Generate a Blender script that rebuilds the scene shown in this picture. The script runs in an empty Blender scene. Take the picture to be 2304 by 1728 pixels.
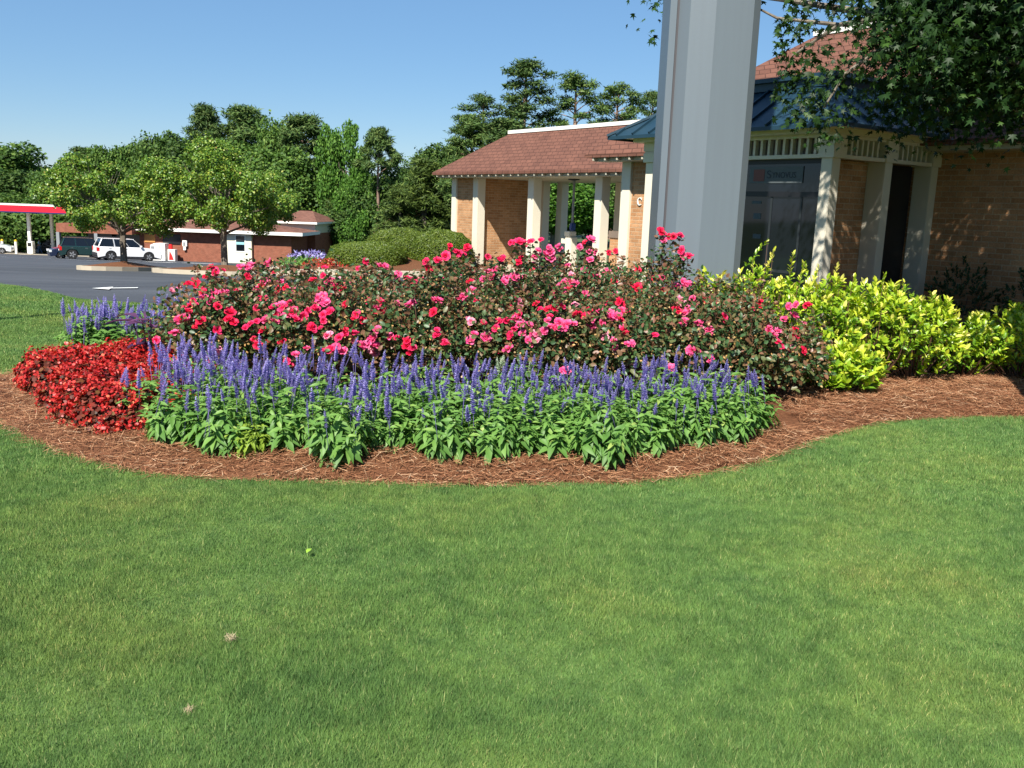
import bpy, math, random
import numpy as np
from mathutils import Vector, Matrix
sc = bpy.context.scene
COL = sc.collection
rad = math.radians
# ------------------------------------------------------------ camera, sky, sun, exposure
PITCH, ROLL, CAMH = 11.0, 2.0, 1.6
cam = bpy.data.objects.new('camera', bpy.data.cameras.new('camera'))
COL.objects.link(cam); sc.camera = cam
cam.data.sensor_width = 36; cam.data.lens = 36 * 2050 / 2304
cam.data.clip_start = .05; cam.data.clip_end = 3000
cam.matrix_world = Matrix.Translation((0, 0, CAMH)) @ Matrix.Rotation(rad(90 - PITCH), 4, 'X') @ Matrix.Rotation(rad(ROLL), 4, 'Z')
SUN_EL, SUN_HD = 46.0, 18.0          # light travels towards heading 18 degrees (right of straight ahead)
w = bpy.data.worlds.new('World'); sc.world = w; w.use_nodes = True
wt = w.node_tree; wt.nodes.clear()
sky = wt.nodes.new('ShaderNodeTexSky'); sky.sky_type = 'NISHITA'; sky.sun_disc = False
sky.sun_elevation = rad(SUN_EL); sky.sun_rotation = rad(180 + SUN_HD)
sky.air_density = 1.0; sky.dust_density = .1; sky.ozone_density = 4.5; sky.altitude = 200
bg = wt.nodes.new('ShaderNodeBackground'); bg.inputs[1].default_value = .060
wo = wt.nodes.new('ShaderNodeOutputWorld')
hs_ = wt.nodes.new('ShaderNodeHueSaturation'); hs_.inputs['Saturation'].default_value = 1.22; hs_.inputs['Value'].default_value = 1.12
wt.links.new(sky.outputs[0], hs_.inputs['Color']); mw_ = wt.nodes.new('ShaderNodeMix'); mw_.data_type = 'RGBA'; mw_.inputs[0].default_value = .5
mw_.inputs[7].default_value = (2.3, 3.85, 6.1, 1); wt.links.new(hs_.outputs[0], mw_.inputs[6]); wt.links.new(mw_.outputs[2], bg.inputs[0]); wt.links.new(bg.outputs[0], wo.inputs[0])
sun = bpy.data.objects.new('sun', bpy.data.lights.new('sun', 'SUN')); COL.objects.link(sun)
sun.data.energy = 5.0; sun.data.angle = rad(.53); sun.data.color = (1, .95, .86)
sv = Vector((math.sin(rad(SUN_HD)) * math.cos(rad(SUN_EL)), math.cos(rad(SUN_HD)) * math.cos(rad(SUN_EL)), -math.sin(rad(SUN_EL))))
sun.rotation_euler = sv.to_track_quat('-Z', 'Y').to_euler()
sc.view_settings.view_transform = 'Standard'; sc.view_settings.look = 'None'
sc.view_settings.exposure = .95; sc.view_settings.gamma = 1
sc.render.engine = 'CYCLES'
sc.cycles.max_bounces = 6; sc.cycles.diffuse_bounces = 3; sc.cycles.glossy_bounces = 2; sc.cycles.transmission_bounces = 3
sc.cycles.transparent_max_bounces = 4; sc.cycles.caustics_reflective = False; sc.cycles.caustics_refractive = False
sc.cycles.use_denoising = True
rs = np.random.RandomState(7); random.seed(7)

# ------------------------------------------------------------ helpers
def ss(a, b, x):
    t = np.clip((x - a) / (b - a), 0, 1); return t * t * (3 - 2 * t)
def T(x, y):
    """terrain height"""
    x = np.asarray(x, float); y = np.asarray(y, float)
    sl = -.06 * np.clip(y - 12, 0, 108)
    fl = -.3 * ss(8.5, 11.5, y)
    wb = ss(-11, -4.5, x)
    return (1 - wb) * sl + wb * fl
def tag(o, label=None, cat=None, group=None, kind=None):
    if label: o['label'] = label
    if cat: o['category'] = cat
    if group: o['group'] = group
    if kind: o['kind'] = kind
    return o
def empty(name, loc=(0, 0, 0), rz=0, label=None, cat=None, group=None):
    o = bpy.data.objects.new(name, None); COL.objects.link(o)
    o.location = loc; o.rotation_euler = (0, 0, rz); o.empty_display_size = .2
    return tag(o, label, cat, group)
def link(name, me, mat=None, parent=None):
    o = bpy.data.objects.new(name, me); COL.objects.link(o)
    if mat is not None and not me.materials: me.materials.append(mat)
    if parent is not None: o.parent = parent
    return o
def npmesh(name, V, faces, rnd=None, smooth=False):
    """faces: list of (k, m, size) arrays"""
    me = bpy.data.meshes.new(name)
    V = np.asarray(V, np.float32); me.vertices.add(len(V)); me.vertices.foreach_set('co', V.ravel())
    loops = np.concatenate([np.asarray(f, np.int32).ravel() for f in faces])
    sizes = np.concatenate([np.full(len(f), f.shape[1], np.int32) for f in faces])
    me.loops.add(len(loops)); me.loops.foreach_set('vertex_index', loops)
    me.polygons.add(len(sizes)); st = np.concatenate([[0], np.cumsum(sizes)[:-1]]).astype(np.int32)
    me.polygons.foreach_set('loop_start', st); me.polygons.foreach_set('loop_total', sizes)
    if smooth: me.polygons.foreach_set('use_smooth', np.ones(len(sizes), bool))
    if rnd is not None:
        a = me.attributes.new('rnd', 'FLOAT', 'POINT'); a.data.foreach_set('value', np.asarray(rnd, np.float32))
    me.update(calc_edges=True); me.validate()
    return me
def join_np(parts):
    """parts: list of (V, [faces], rnd)"""
    Vs, Fs, Rs, o = [], {}, [], 0
    for V, F, R in parts:
        Vs.append(V); Rs.append(R)
        for f in F: Fs.setdefault(f.shape[1], []).append(f + o)
        o += len(V)
    return np.concatenate(Vs), [np.concatenate(f) for f in Fs.values()], np.concatenate(Rs)
# leaf templates: u along, v across, w up
def tpl(kind):
    if kind == 'diamond':
        V = [(0, 0, 0), (.5, .5, .08), (1, 0, 0), (.5, -.5, .08)]; F = [np.array([[0, 1, 2, 3]])]
    elif kind == 'leaf':
        V = [(0, 0, 0), (.3, .42, .07), (.7, .36, .05), (1, 0, -.1), (.7, -.36, .05), (.3, -.42, .07), (.33, 0, 0), (.7, 0, -.03)]
        F = [np.array([[0, 1, 2, 6], [6, 2, 3, 7], [0, 6, 4, 5], [6, 7, 3, 4]])]
        F = [np.array([[0, 6, 1, 1], ])]
        F = [np.array([[6, 7, 2, 1], [6, 5, 4, 7]]), np.array([[0, 6, 1], [0, 5, 6], [7, 3, 2], [7, 4, 3]])]
    elif kind == 'lance':
        V = [(0, 0, 0), (.3, .5, .05), (.65, .42, -.06), (1, 0, -.3), (.65, -.42, -.06), (.3, -.5, .05), (.3, 0, 0), (.65, 0, -.1)]
        F = [np.array([[6, 7, 2, 1], [6, 5, 4, 7]]), np.array([[0, 6, 1], [0, 5, 6], [7, 3, 2], [7, 4, 3]])]
    elif kind == 'star':
        pts = [(0, 0)]
        for ang, r in ((-150, .32), (-105, .62), (-85, .3), (-55, .85), (-28, .36), (0, 1.0), (28, .36), (55, .85), (85, .3), (105, .62), (150, .32)):
            pts.append((.25 + .75 * r * math.cos(rad(ang)), .8 * r * math.sin(rad(ang))))
        V = [(u, v, -.12 * (u * u + v * v)) for u, v in pts]; V[0] = (.25, 0, .04)
        n = len(V) - 1
        F = [np.array([[0, i, i + 1] for i in range(1, n)] + [[0, n, 1]])]
    elif kind == 'needle':
        V = [(0, .5, 0), (0, -.5, 0), (1, 0, 0)]; F = [np.array([[0, 1, 2]])]
    elif kind == 'round':
        V = [(0, 0, 0)] + [(.5 + .5 * math.cos(rad(a)), .5 * math.sin(rad(a)), .06) for a in (120, 60, 0, -60, -120)]
        F = [np.array([[0, 5, 4], [0, 4, 3], [0, 3, 2], [0, 2, 1]])]
    return np.array(V, float), F
def norm(a): return a / np.maximum(np.linalg.norm(a, axis=-1, keepdims=True), 1e-9)
def leaves(kind, P, D, N, L, W, rnd):
    tv, tf = tpl(kind); n = len(P); k = len(tv)
    D = norm(D); S = norm(np.cross(N, D)); N = np.cross(D, S)
    L = np.broadcast_to(L, (n,)); W = np.broadcast_to(W, (n,))
    V = P[:, None, :] + D[:, None, :] * (tv[None, :, 0, None] * L[:, None, None]) + S[:, None, :] * (tv[None, :, 1, None] * W[:, None, None]) + N[:, None, :] * (tv[None, :, 2, None] * L[:, None, None])
    off = (np.arange(n) * k)[:, None, None]
    F = [(f[None] + off).reshape(-1, f.shape[1]) for f in tf]
    return V.reshape(-1, 3), F, np.repeat(rnd, k)
def rdir(n, r=rs):
    return norm(r.normal(size=(n, 3)))

class MB:
    def __init__(s): s.V = []; s.F = []
    def add(s, V, F):
        o = len(s.V); s.V += [tuple(v) for v in V]; s.F += [tuple(i + o for i in f) for f in F]; return s
    def box(s, x0, x1, y0, y1, z0, z1):
        V = [(x, y, z) for z in (z0, z1) for x, y in ((x0, y0), (x1, y0), (x1, y1), (x0, y1))]
        return s.add(V, [(3, 2, 1, 0), (4, 5, 6, 7), (0, 1, 5, 4), (1, 2, 6, 5), (2, 3, 7, 6), (3, 0, 4, 7)])
    def prism(s, pts, z0, z1):
        n = len(pts)
        V = [(x, y, z0) for x, y in pts] + [(x, y, z1) for x, y in pts]
        return s.add(V, [tuple(range(n))[::-1], tuple(range(n, 2 * n))] + [(i, (i + 1) % n, n + (i + 1) % n, n + i) for i in range(n)])
    def tube(s, path, r, seg=7, cap=True):
        path = [Vector(p) for p in path]; n = len(path)
        if not hasattr(r, '__len__'): r = [r] * n
        V, F = [], []
        for i, p in enumerate(path):
            t = (path[min(i + 1, n - 1)] - path[max(i - 1, 0)]).normalized()
            u = t.cross(Vector((.31, .2, .93))); u = u.normalized() if u.length > 1e-4 else Vector((1, 0, 0)); v = t.cross(u)
            for k in range(seg):
                a = 2 * math.pi * k / seg; V.append(p + (u * math.cos(a) + v * math.sin(a)) * r[i])
        for i in range(n - 1):
            for k in range(seg):
                F.append((i * seg + k, i * seg + (k + 1) % seg, (i + 1) * seg + (k + 1) % seg, (i + 1) * seg + k))
        if cap: F.append(tuple(range(seg))[::-1]); F.append(tuple((n - 1) * seg + k for k in range(seg)))
        return s.add(V, F)
    def lathe(s, prof, seg=16, c=(0, 0, 0), axis='z'):
        V, F = [], []; n = len(prof)
        for r_, z in prof:
            for k in range(seg):
                a = 2 * math.pi * k / seg
                p = (r_ * math.cos(a), r_ * math.sin(a), z)
                if axis == 'y': p = (p[0], p[2], p[1])
                V.append((p[0] + c[0], p[1] + c[1], p[2] + c[2]))
        for i in range(n - 1):
            for k in range(seg): F.append((i * seg + k, i * seg + (k + 1) % seg, (i + 1) * seg + (k + 1) % seg, (i + 1) * seg + k))
        F.append(tuple(range(seg))[::-1]); F.append(tuple((n - 1) * seg + k for k in range(seg)))
        return s.add(V, F)
    def quad(s, *p): return s.add(p, [tuple(range(len(p)))])
    def build(s, name, mat, parent=None, bevel=0, smooth=False, loc=None):
        me = bpy.data.meshes.new(name); me.from_pydata(s.V, [], s.F); me.update()
        import bmesh
        bm = bmesh.new(); bm.from_mesh(me); bmesh.ops.recalc_face_normals(bm, faces=bm.faces)
        if bevel: bmesh.ops.bevel(bm, geom=bm.edges[:], offset=bevel, segments=2, affect='EDGES', clamp_overlap=True)
        bm.to_mesh(me); bm.free()
        if smooth: me.polygons.foreach_set('use_smooth', [True] * len(me.polygons))
        o = link(name, me, mat, parent)
        if loc: o.location = loc
        return o
def sheet(name, xs, ys, dz, mat, mask=None, kind='structure', noise=0):
    X, Y = np.meshgrid(xs, ys); Z = T(X, Y) + dz
    V = np.stack([X, Y, Z], -1).reshape(-1, 3); nx, ny = len(xs), len(ys)
    i = np.arange((ny - 1) * (nx - 1)); r, c = i // (nx - 1), i % (nx - 1)
    b = r * nx + c; F = np.stack([b, b + 1, b + nx + 1, b + nx], -1)
    if mask is not None:
        cx = V[F].mean(1); F = F[mask(cx[:, 0], cx[:, 1])]
    o = link(name, npmesh(name, V, [F], smooth=True), mat); tag(o, kind=kind); return o

# ------------------------------------------------------------ materials
def newmat(name):
    m = bpy.data.materials.new(name); m.use_nodes = True; nt = m.node_tree
    return m, nt, nt.nodes['Principled BSDF'], nt.nodes['Material Output']
def N_(nt, t, **k):
    n = nt.nodes.new(t)
    for a, b in k.items(): setattr(n, a, b)
    return n
def ramp(nt, stops, fac=None, interp='LINEAR'):
    r = nt.nodes.new('ShaderNodeValToRGB'); r.color_ramp.interpolation = interp
    e = r.color_ramp.elements
    while len(e) < len(stops): e.new(.5)
    for el, (p, c) in zip(e, stops): el.position = p; el.color = (*c, 1)
    if fac is not None: nt.links.new(fac, r.inputs[0])
    return r
def noise(nt, scale, detail=4, coord='Object', rough=.6, stretch=None):
    tc = nt.nodes.new('ShaderNodeTexCoord'); n = nt.nodes.new('ShaderNodeTexNoise')
    n.inputs['Scale'].default_value = scale; n.inputs['Detail'].default_value = detail; n.inputs['Roughness'].default_value = rough
    src = tc.outputs[coord]
    if coord == 'Pos':
        pass
    if stretch:
        mp = nt.nodes.new('ShaderNodeMapping'); mp.inputs['Scale'].default_value = stretch
        nt.links.new(src, mp.inputs[0]); src = mp.outputs[0]
    nt.links.new(src, n.inputs['Vector']); return n
def mixc(nt, fac, a, b, mode='MIX'):
    m = nt.nodes.new('ShaderNodeMix'); m.data_type = 'RGBA'; m.blend_type = mode
    for sock, v in ((m.inputs['Factor'], fac), (m.inputs['A'], a), (m.inputs['B'], b)):
        pass
    fi = [i for i in m.inputs if i.name == 'Factor' and i.type == 'VALUE'][0]
    ai = [i for i in m.inputs if i.name == 'A' and i.type == 'RGBA'][0]; bi = [i for i in m.inputs if i.name == 'B' and i.type == 'RGBA'][0]
    for s_, v in ((fi, fac), (ai, a), (bi, b)):
        if hasattr(v, 'is_linked') or hasattr(v, 'links'): nt.links.new(v, s_)
        elif s_ is fi: s_.default_value = v
        else: s_.default_value = (*v, 1)
    return [o for o in m.outputs if o.type == 'RGBA'][0]
def plain(name, col, rough=.6, metal=0, vary=.12, scale=6, spec=.4, bump=0, bscale=60):
    m, nt, p, o = newmat(name)
    n = noise(nt, scale, 5)
    c = mixc(nt, n.outputs[0], tuple(x * (1 - vary) for x in col), tuple(min(1, x * (1 + vary)) for x in col))
    nt.links.new(c, p.inputs['Base Color'])
    p.inputs['Roughness'].default_value = rough; p.inputs['Metallic'].default_value = metal
    p.inputs['Specular IOR Level'].default_value = spec
    if bump:
        b = N_(nt, 'ShaderNodeBump'); b.inputs['Strength'].default_value = bump; b.inputs['Distance'].default_value = .01
        n2 = noise(nt, bscale, 4); nt.links.new(n2.outputs[0], b.inputs['Height']); nt.links.new(b.outputs[0], p.inputs['Normal'])
    return m
def leafmat(name, stops, rough=.5, trans=.3, spec=.35, objvar=0, clump=None, tcol=None):
    m, nt, p, o = newmat(name)
    at = N_(nt, 'ShaderNodeAttribute'); at.attribute_name = 'rnd'
    r = ramp(nt, stops, at.outputs['Fac']); col = r.outputs[0]
    if objvar:
        oi = N_(nt, 'ShaderNodeObjectInfo')
        rr = ramp(nt, [(0, (1 - objvar,) * 3), (1, (1 + objvar * .6, 1 + objvar * .5, 1))], oi.outputs['Random'])
        col = mixc(nt, 1.0, col, rr.outputs[0], 'MULTIPLY')
    if clump:
        n = noise(nt, clump, 2); rr = ramp(nt, [(.35, (.75, .8, .8)), (.65, (1.2, 1.15, 1))], n.outputs[0])
        col = mixc(nt, 1.0, col, rr.outputs[0], 'MULTIPLY')
    nt.links.new(col, p.inputs['Base Color']); p.inputs['Roughness'].default_value = rough
    p.inputs['Specular IOR Level'].default_value = spec
    tr = N_(nt, 'ShaderNodeBsdfTranslucent'); hs = N_(nt, 'ShaderNodeHueSaturation')
    hs.inputs['Saturation'].default_value = 1.1; hs.inputs['Value'].default_value = 1.5
    nt.links.new(col, hs.inputs['Color']); nt.links.new(hs.outputs[0], tr.inputs[0])
    mx = N_(nt, 'ShaderNodeMixShader'); mx.inputs[0].default_value = trans
    nt.links.new(p.outputs[0], mx.inputs[1]); nt.links.new(tr.outputs[0], mx.inputs[2]); nt.links.new(mx.outputs[0], o.inputs[0])
    return m
def brickmat(name, c1, c2, mortar, bw=.22, bh=.075, roof=False, z_scale=1):
    m, nt, p, o = newmat(name)
    tc = N_(nt, 'ShaderNodeTexCoord'); sp = N_(nt, 'ShaderNodeSeparateXYZ'); nt.links.new(tc.outputs['Object'], sp.inputs[0])
    ad = N_(nt, 'ShaderNodeMath'); nt.links.new(sp.outputs[0], ad.inputs[0]); nt.links.new(sp.outputs[1], ad.inputs[1])
    zz = N_(nt, 'ShaderNodeMath', operation='MULTIPLY'); zz.inputs[1].default_value = z_scale; nt.links.new(sp.outputs[2], zz.inputs[0])
    cb = N_(nt, 'ShaderNodeCombineXYZ'); nt.links.new(ad.outputs[0], cb.inputs[0]); nt.links.new(zz.outputs[0], cb.inputs[1])
    if roof:   # ragged shingle tabs
        nn = noise(nt, 5, 3); av = N_(nt, 'ShaderNodeMath', operation='MULTIPLY_ADD'); av.inputs[1].default_value = .035
        nt.links.new(nn.outputs[0], av.inputs[0]); nt.links.new(zz.outputs[0], av.inputs[2]); nt.links.new(av.outputs[0], cb.inputs[1])
    b = N_(nt, 'ShaderNodeTexBrick'); nt.links.new(cb.outputs[0], b.inputs['Vector'])
    b.inputs['Scale'].default_value = 1; b.inputs['Brick Width'].default_value = bw; b.inputs['Row Height'].default_value = bh
    b.inputs['Mortar Size'].default_value = .012 if roof else .008; b.inputs['Mortar Smooth'].default_value = .3
    b.inputs['Color1'].default_value = (*c1, 1); b.inputs['Color2'].default_value = (*c2, 1); b.inputs['Mortar'].default_value = (*mortar, 1)
    n = noise(nt, 2.5, 6); rr = ramp(nt, [(.3, (.8, .8, .8)), (.7, (1.15, 1.13, 1.1))], n.outputs[0])
    n3 = noise(nt, 90 if roof else 45, 3); r3 = ramp(nt, [(.25, (.72, .72, .72)), (.75, (1.22, 1.22, 1.22))], n3.outputs[0])
    c = mixc(nt, 1.0, b.outputs['Color'], rr.outputs[0], 'MULTIPLY'); c = mixc(nt, 1.0, c, r3.outputs[0], 'MULTIPLY')
    nt.links.new(c, p.inputs['Base Color']); p.inputs['Roughness'].default_value = .9; p.inputs['Specular IOR Level'].default_value = .15
    bp = N_(nt, 'ShaderNodeBump'); bp.inputs['Strength'].default_value = .5; bp.inputs['Distance'].default_value = .01; bp.invert = True
    nt.links.new(b.outputs['Fac'], bp.inputs['Height']); nt.links.new(bp.outputs[0], p.inputs['Normal'])
    return m
M = {}
M['brick'] = brickmat('tan_brick', (.37, .185, .085), (.50, .275, .14), (.45, .32, .20))
M['redbrick'] = brickmat('red_brick', (.22, .066, .04), (.28, .095, .06), (.27, .16, .11))
M['shingle'] = brickmat('brown_shingles', (.135, .062, .045), (.165, .076, .054), (.075, .036, .027), .26, .15, True, 1.45)
M['shingle2'] = brickmat('brown_shingles_far', (.16, .075, .055), (.20, .10, .075), (.1, .05, .04), .5, .3, True, 2)
M['cream'] = plain('cream_paint', (.66, .61, .49), .5, vary=.05, scale=3)
M['white'] = plain('white_paint', (.80, .78, .72), .5, vary=.04)
M['soffit'] = plain('beige_soffit', (.45, .42, .32), .6, vary=.06)
M['darkglass'], nt, p, o = newmat('dark_glass'); p.inputs['Base Color'].default_value = (.006, .008, .012, 1); p.inputs['Roughness'].default_value = .04; p.inputs['Specular IOR Level'].default_value = .55
M['black'] = plain('black_metal', (.012, .012, .014), .4)
M['grey'] = plain('grey_metal', (.22, .23, .24), .45, vary=.1)
M['pylon'] = plain('grey_pylon_paint', (.135, .165, .19), .42, vary=.05, scale=1.6, spec=.45, bump=.05, bscale=40)
_m = M['pylon']; _n = noise(_m.node_tree, 2, 6, stretch=(9, 9, .25)); _r = ramp(_m.node_tree, [(.3, (.116, .139, .160)), (.62, (.121, .146, .168))], _n.outputs[0])
_m.node_tree.links.new(_r.outputs[0], _m.node_tree.nodes['Principled BSDF'].inputs['Base Color'])
M['seam'] = plain('dark_seam', (.06, .055, .06), .6)
def tealmat():
    m, nt, p, o = newmat('teal_roof_metal')
    n = noise(nt, 3, 6); c = mixc(nt, n.outputs[0], (.009, .032, .055), (.016, .050, .075))
    nt.links.new(c, p.inputs['Base Color']); p.inputs['Roughness'].default_value = .36; p.inputs['Metallic'].default_value = .15
    rr = ramp(nt, [(.3, (.42,) * 3), (.75, (.6,) * 3)], n.outputs[0]); nt.links.new(rr.outputs[0], p.inputs['Roughness'])
    return m
M['teal'] = tealmat()
def barkmat(name, a, b, sc_=8):
    m, nt, p, o = newmat(name); n = noise(nt, sc_, 8, stretch=(1, 1, .25)); c = ramp(nt, [(.35, a), (.65, b)], n.outputs[0])
    nt.links.new(c.outputs[0], p.inputs['Base Color']); p.inputs['Roughness'].default_value = .9
    bp = N_(nt, 'ShaderNodeBump'); bp.inputs['Strength'].default_value = .6; bp.inputs['Distance'].default_value = .02
    nt.links.new(n.outputs[0], bp.inputs['Height']); nt.links.new(bp.outputs[0], p.inputs['Normal']); return m
M['bark'] = barkmat('grey_bark', (.09, .07, .05), (.22, .19, .15))
M['pinebark'] = barkmat('pine_bark', (.12, .07, .05), (.3, .2, .15), 4)
M['stem'] = plain('green_stem', (.06, .09, .03), .6)
M['rosestem'] = plain('rose_cane', (.10, .05, .03), .6)

def lawnmat(name, base=False):
    m, nt, p, o = newmat(name)
    g = N_(nt, 'ShaderNodeNewGeometry')
    def nz(s, d=3):
        n = N_(nt, 'ShaderNodeTexNoise'); n.inputs['Scale'].default_value = s; n.inputs['Detail'].default_value = d
        nt.links.new(g.outputs['Position'], n.inputs['Vector']); return n
    big = ramp(nt, [(.32, (.112, .222, .066)), (.5, (.142, .256, .070)), (.64, (.175, .272, .072)), (.8, (.25, .285, .09))], nz(.8, 6).outputs[0])
    sm = ramp(nt, [(.3, (.72, .76, .75)), (.7, (1.25, 1.18, 1.1))], nz(9, 3).outputs[0])
    c = mixc(nt, 1.0, big.outputs[0], sm.outputs[0], 'MULTIPLY')
    if not base:
        at = N_(nt, 'ShaderNodeAttribute'); at.attribute_name = 'rnd'
        r = ramp(nt, [(0, (.72, .8, .8)), (.5, (1, 1, 1)), (.9, (1.22, 1.15, 1.1)), (.955, (2.0, 1.4, 1.8)), (1, (3.4, 2.0, 3.0))], at.outputs['Fac'])
        c = mixc(nt, 1.0, c, r.outputs[0], 'MULTIPLY')
    else:
        c = mixc(nt, .5, c, (.04, .055, .018))
    nt.links.new(c, p.inputs['Base Color']); p.inputs['Roughness'].default_value = .55; p.inputs['Specular IOR Level'].default_value = .25
    if not base:
        tr = N_(nt, 'ShaderNodeBsdfTranslucent'); nt.links.new(c, tr.inputs[0]); mx = N_(nt, 'ShaderNodeMixShader'); mx.inputs[0].default_value = .3
        nt.links.new(p.outputs[0], mx.inputs[1]); nt.links.new(tr.outputs[0], mx.inputs[2]); nt.links.new(mx.outputs[0], o.inputs[0])
    return m
M['lawn'] = lawnmat('lawn_soil', True); M['blade'] = lawnmat('grass_blades')
def asphalt():
    m, nt, p, o = newmat('asphalt')
    a = noise(nt, .25, 6, stretch=(.4, 2, 1)); b = noise(nt, 25, 3)
    c = ramp(nt, [(.3, (.028, .031, .038)), (.5, (.05, .054, .063)), (.7, (.075, .08, .09))], a.outputs[0]); d = ramp(nt, [(.3, (.8,) * 3), (.7, (1.2,) * 3)], b.outputs[0])
    nt.links.new(mixc(nt, 1.0, c.outputs[0], d.outputs[0], 'MULTIPLY'), p.inputs['Base Color']); p.inputs['Roughness'].default_value = .8; return m
M['asphalt'] = asphalt()
M['concrete'] = plain('concrete', (.42, .36, .27), .85, vary=.15, scale=3)
M['paint'] = plain('road_paint', (.75, .75, .72), .7)
M['soil'] = plain('far_ground', (.05, .08, .025), .9, vary=.3, scale=.3)
def mulchmat(name, base):
    m, nt, p, o = newmat(name)
    if base:
        n = noise(nt, 40, 8, stretch=(1, 3, 1)); c = ramp(nt, [(.3, (.07, .028, .014)), (.7, (.24, .10, .045))], n.outputs[0])
        nt.links.new(c.outputs[0], p.inputs['Base Color'])
        bp = N_(nt, 'ShaderNodeBump'); bp.inputs['Strength'].default_value = .9; bp.inputs['Distance'].default_value = .02
        nt.links.new(n.outputs[0], bp.inputs['Height']); nt.links.new(bp.outputs[0], p.inputs['Normal'])
    else:
        at = N_(nt, 'ShaderNodeAttribute'); at.attribute_name = 'rnd'
        c = ramp(nt, [(0, (.16, .062, .03)), (.5, (.32, .145, .072)), (.85, (.46, .25, .13)), (1, (.60, .42, .27))], at.outputs['Fac'])
        nt.links.new(c.outputs[0], p.inputs['Base Color'])
    p.inputs['Roughness'].default_value = .75; p.inputs['Specular IOR Level'].default_value = .2; return m
M['mulch'] = mulchmat('pine_straw_bed', True); M['straw'] = mulchmat('pine_straw', False)
M['rose_leaf'] = leafmat('rose_leaves', [(0, (.03, .072, .026)), (.42, (.062, .125, .04)), (.55, (.115, .12, .042)), (.68, (.18, .10, .05)), (.86, (.21, .085, .055)), (.92, (.33, .22, .08)), (1, (.58, .33, .12))], .42, .22, .4)
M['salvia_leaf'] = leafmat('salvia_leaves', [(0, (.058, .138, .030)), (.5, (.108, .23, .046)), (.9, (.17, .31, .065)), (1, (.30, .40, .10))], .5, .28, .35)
M['salvia_leaf_yellow'] = leafmat('salvia_leaves_yellowing', [(0, (.12, .22, .02)), (1, (.28, .38, .05))], .5, .3)
M['spike'] = leafmat('salvia_florets', [(0, (.21, .175, .40)), (.55, (.33, .285, .60)), (.9, (.48, .46, .72)), (1, (.6, .62, .74))], .6, .25, .2)
M['spike_white'] = leafmat('pale_salvia_florets', [(0, (.4, .5, .36)), (1, (.7, .76, .62))], .6, .25, .2)
M['begonia_leaf'] = leafmat('begonia_leaves', [(0, (.05, .022, .012)), (.5, (.13, .025, .015)), (.8, (.22, .035, .022)), (1, (.12, .08, .025))], .5, .2, .3)
M['begonia_bloom'] = leafmat('begonia_petals', [(0, (.26, .012, .010)), (.5, (.46, .022, .02)), (.93, (.60, .06, .045)), (1, (.78, .25, .12))], .4, .25, .35)
M['purple'] = leafmat('purple_leaves', [(0, (.06, .02, .06)), (1, (.16, .06, .14))], .45, .2)
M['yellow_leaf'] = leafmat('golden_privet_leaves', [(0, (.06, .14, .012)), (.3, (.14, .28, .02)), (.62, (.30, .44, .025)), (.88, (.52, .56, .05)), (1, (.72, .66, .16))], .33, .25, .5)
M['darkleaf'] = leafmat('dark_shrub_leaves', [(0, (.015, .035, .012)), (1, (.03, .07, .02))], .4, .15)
M['hedge'] = leafmat('boxwood_leaves', [(0, (.04, .078, .010)), (.6, (.095, .14, .014)), (1, (.16, .205, .024))], .5, .2)
M['liriope'] = leafmat('liriope_blades', [(0, (.02, .06, .02)), (1, (.06, .13, .03))], .4, .2)
M['pine'] = leafmat('pine_needles', [(0, (.04, .085, .026)), (.7, (.085, .145, .035)), (1, (.15, .20, .06))], .6, .15, .2, objvar=.2)
M['oak'] = leafmat('forest_leaves', [(0, (.036, .082, .022)), (.7, (.072, .14, .027)), (1, (.13, .20, .045))], .6, .2, .2, objvar=.3)
M['bright'] = leafmat('bright_leaves', [(0, (.042, .11, .018)), (.7, (.08, .18, .023)), (1, (.14, .26, .04))], .6, .25, .2)
M['cedar'] = leafmat('cedar_foliage', [(0, (.035, .065, .016)), (.7, (.085, .13, .026)), (1, (.14, .19, .04))], .6, .15, .2)
M['pear'] = leafmat('street_tree_leaves', [(0, (.055, .13, .02)), (.6, (.14, .245, .03)), (.9, (.25, .33, .045)), (.98, (.30, .32, .06)), (1, (.36, .20, .07))], .4, .25, .4)
M['maple'] = leafmat('maple_leaves', [(0, (.009, .025, .006)), (.7, (.018, .048, .010)), (1, (.045, .095, .015))], .5, .2, .2)  # crown shade put into the leaf colour, darkened evenly
def petal(name, a, b):
    m, nt, p, o = newmat(name); n = noise(nt, 30, 2, 'Object'); c = ramp(nt, [(.35, a), (.65, b)], n.outputs[0])
    nt.links.new(c.outputs[0], p.inputs['Base Color']); p.inputs['Roughness'].default_value = .5; p.inputs['Specular IOR Level'].default_value = .25
    tr = N_(nt, 'ShaderNodeBsdfTranslucent'); nt.links.new(c.outputs[0], tr.inputs[0]); mx = N_(nt, 'ShaderNodeMixShader'); mx.inputs[0].default_value = .3
    nt.links.new(p.outputs[0], mx.inputs[1]); nt.links.new(tr.outputs[0], mx.inputs[2]); nt.links.new(mx.outputs[0], o.inputs[0]); return m
PET = [petal('hot_pink_petals', (.72, .012, .085), (.82, .05, .18)), petal('magenta_petals', (.74, .03, .17), (.86, .16, .34)), petal('red_petals', (.64, .008, .045), (.76, .02, .09)), petal('pale_pink_petals', (.80, .16, .30), (.88, .40, .50))]
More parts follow.
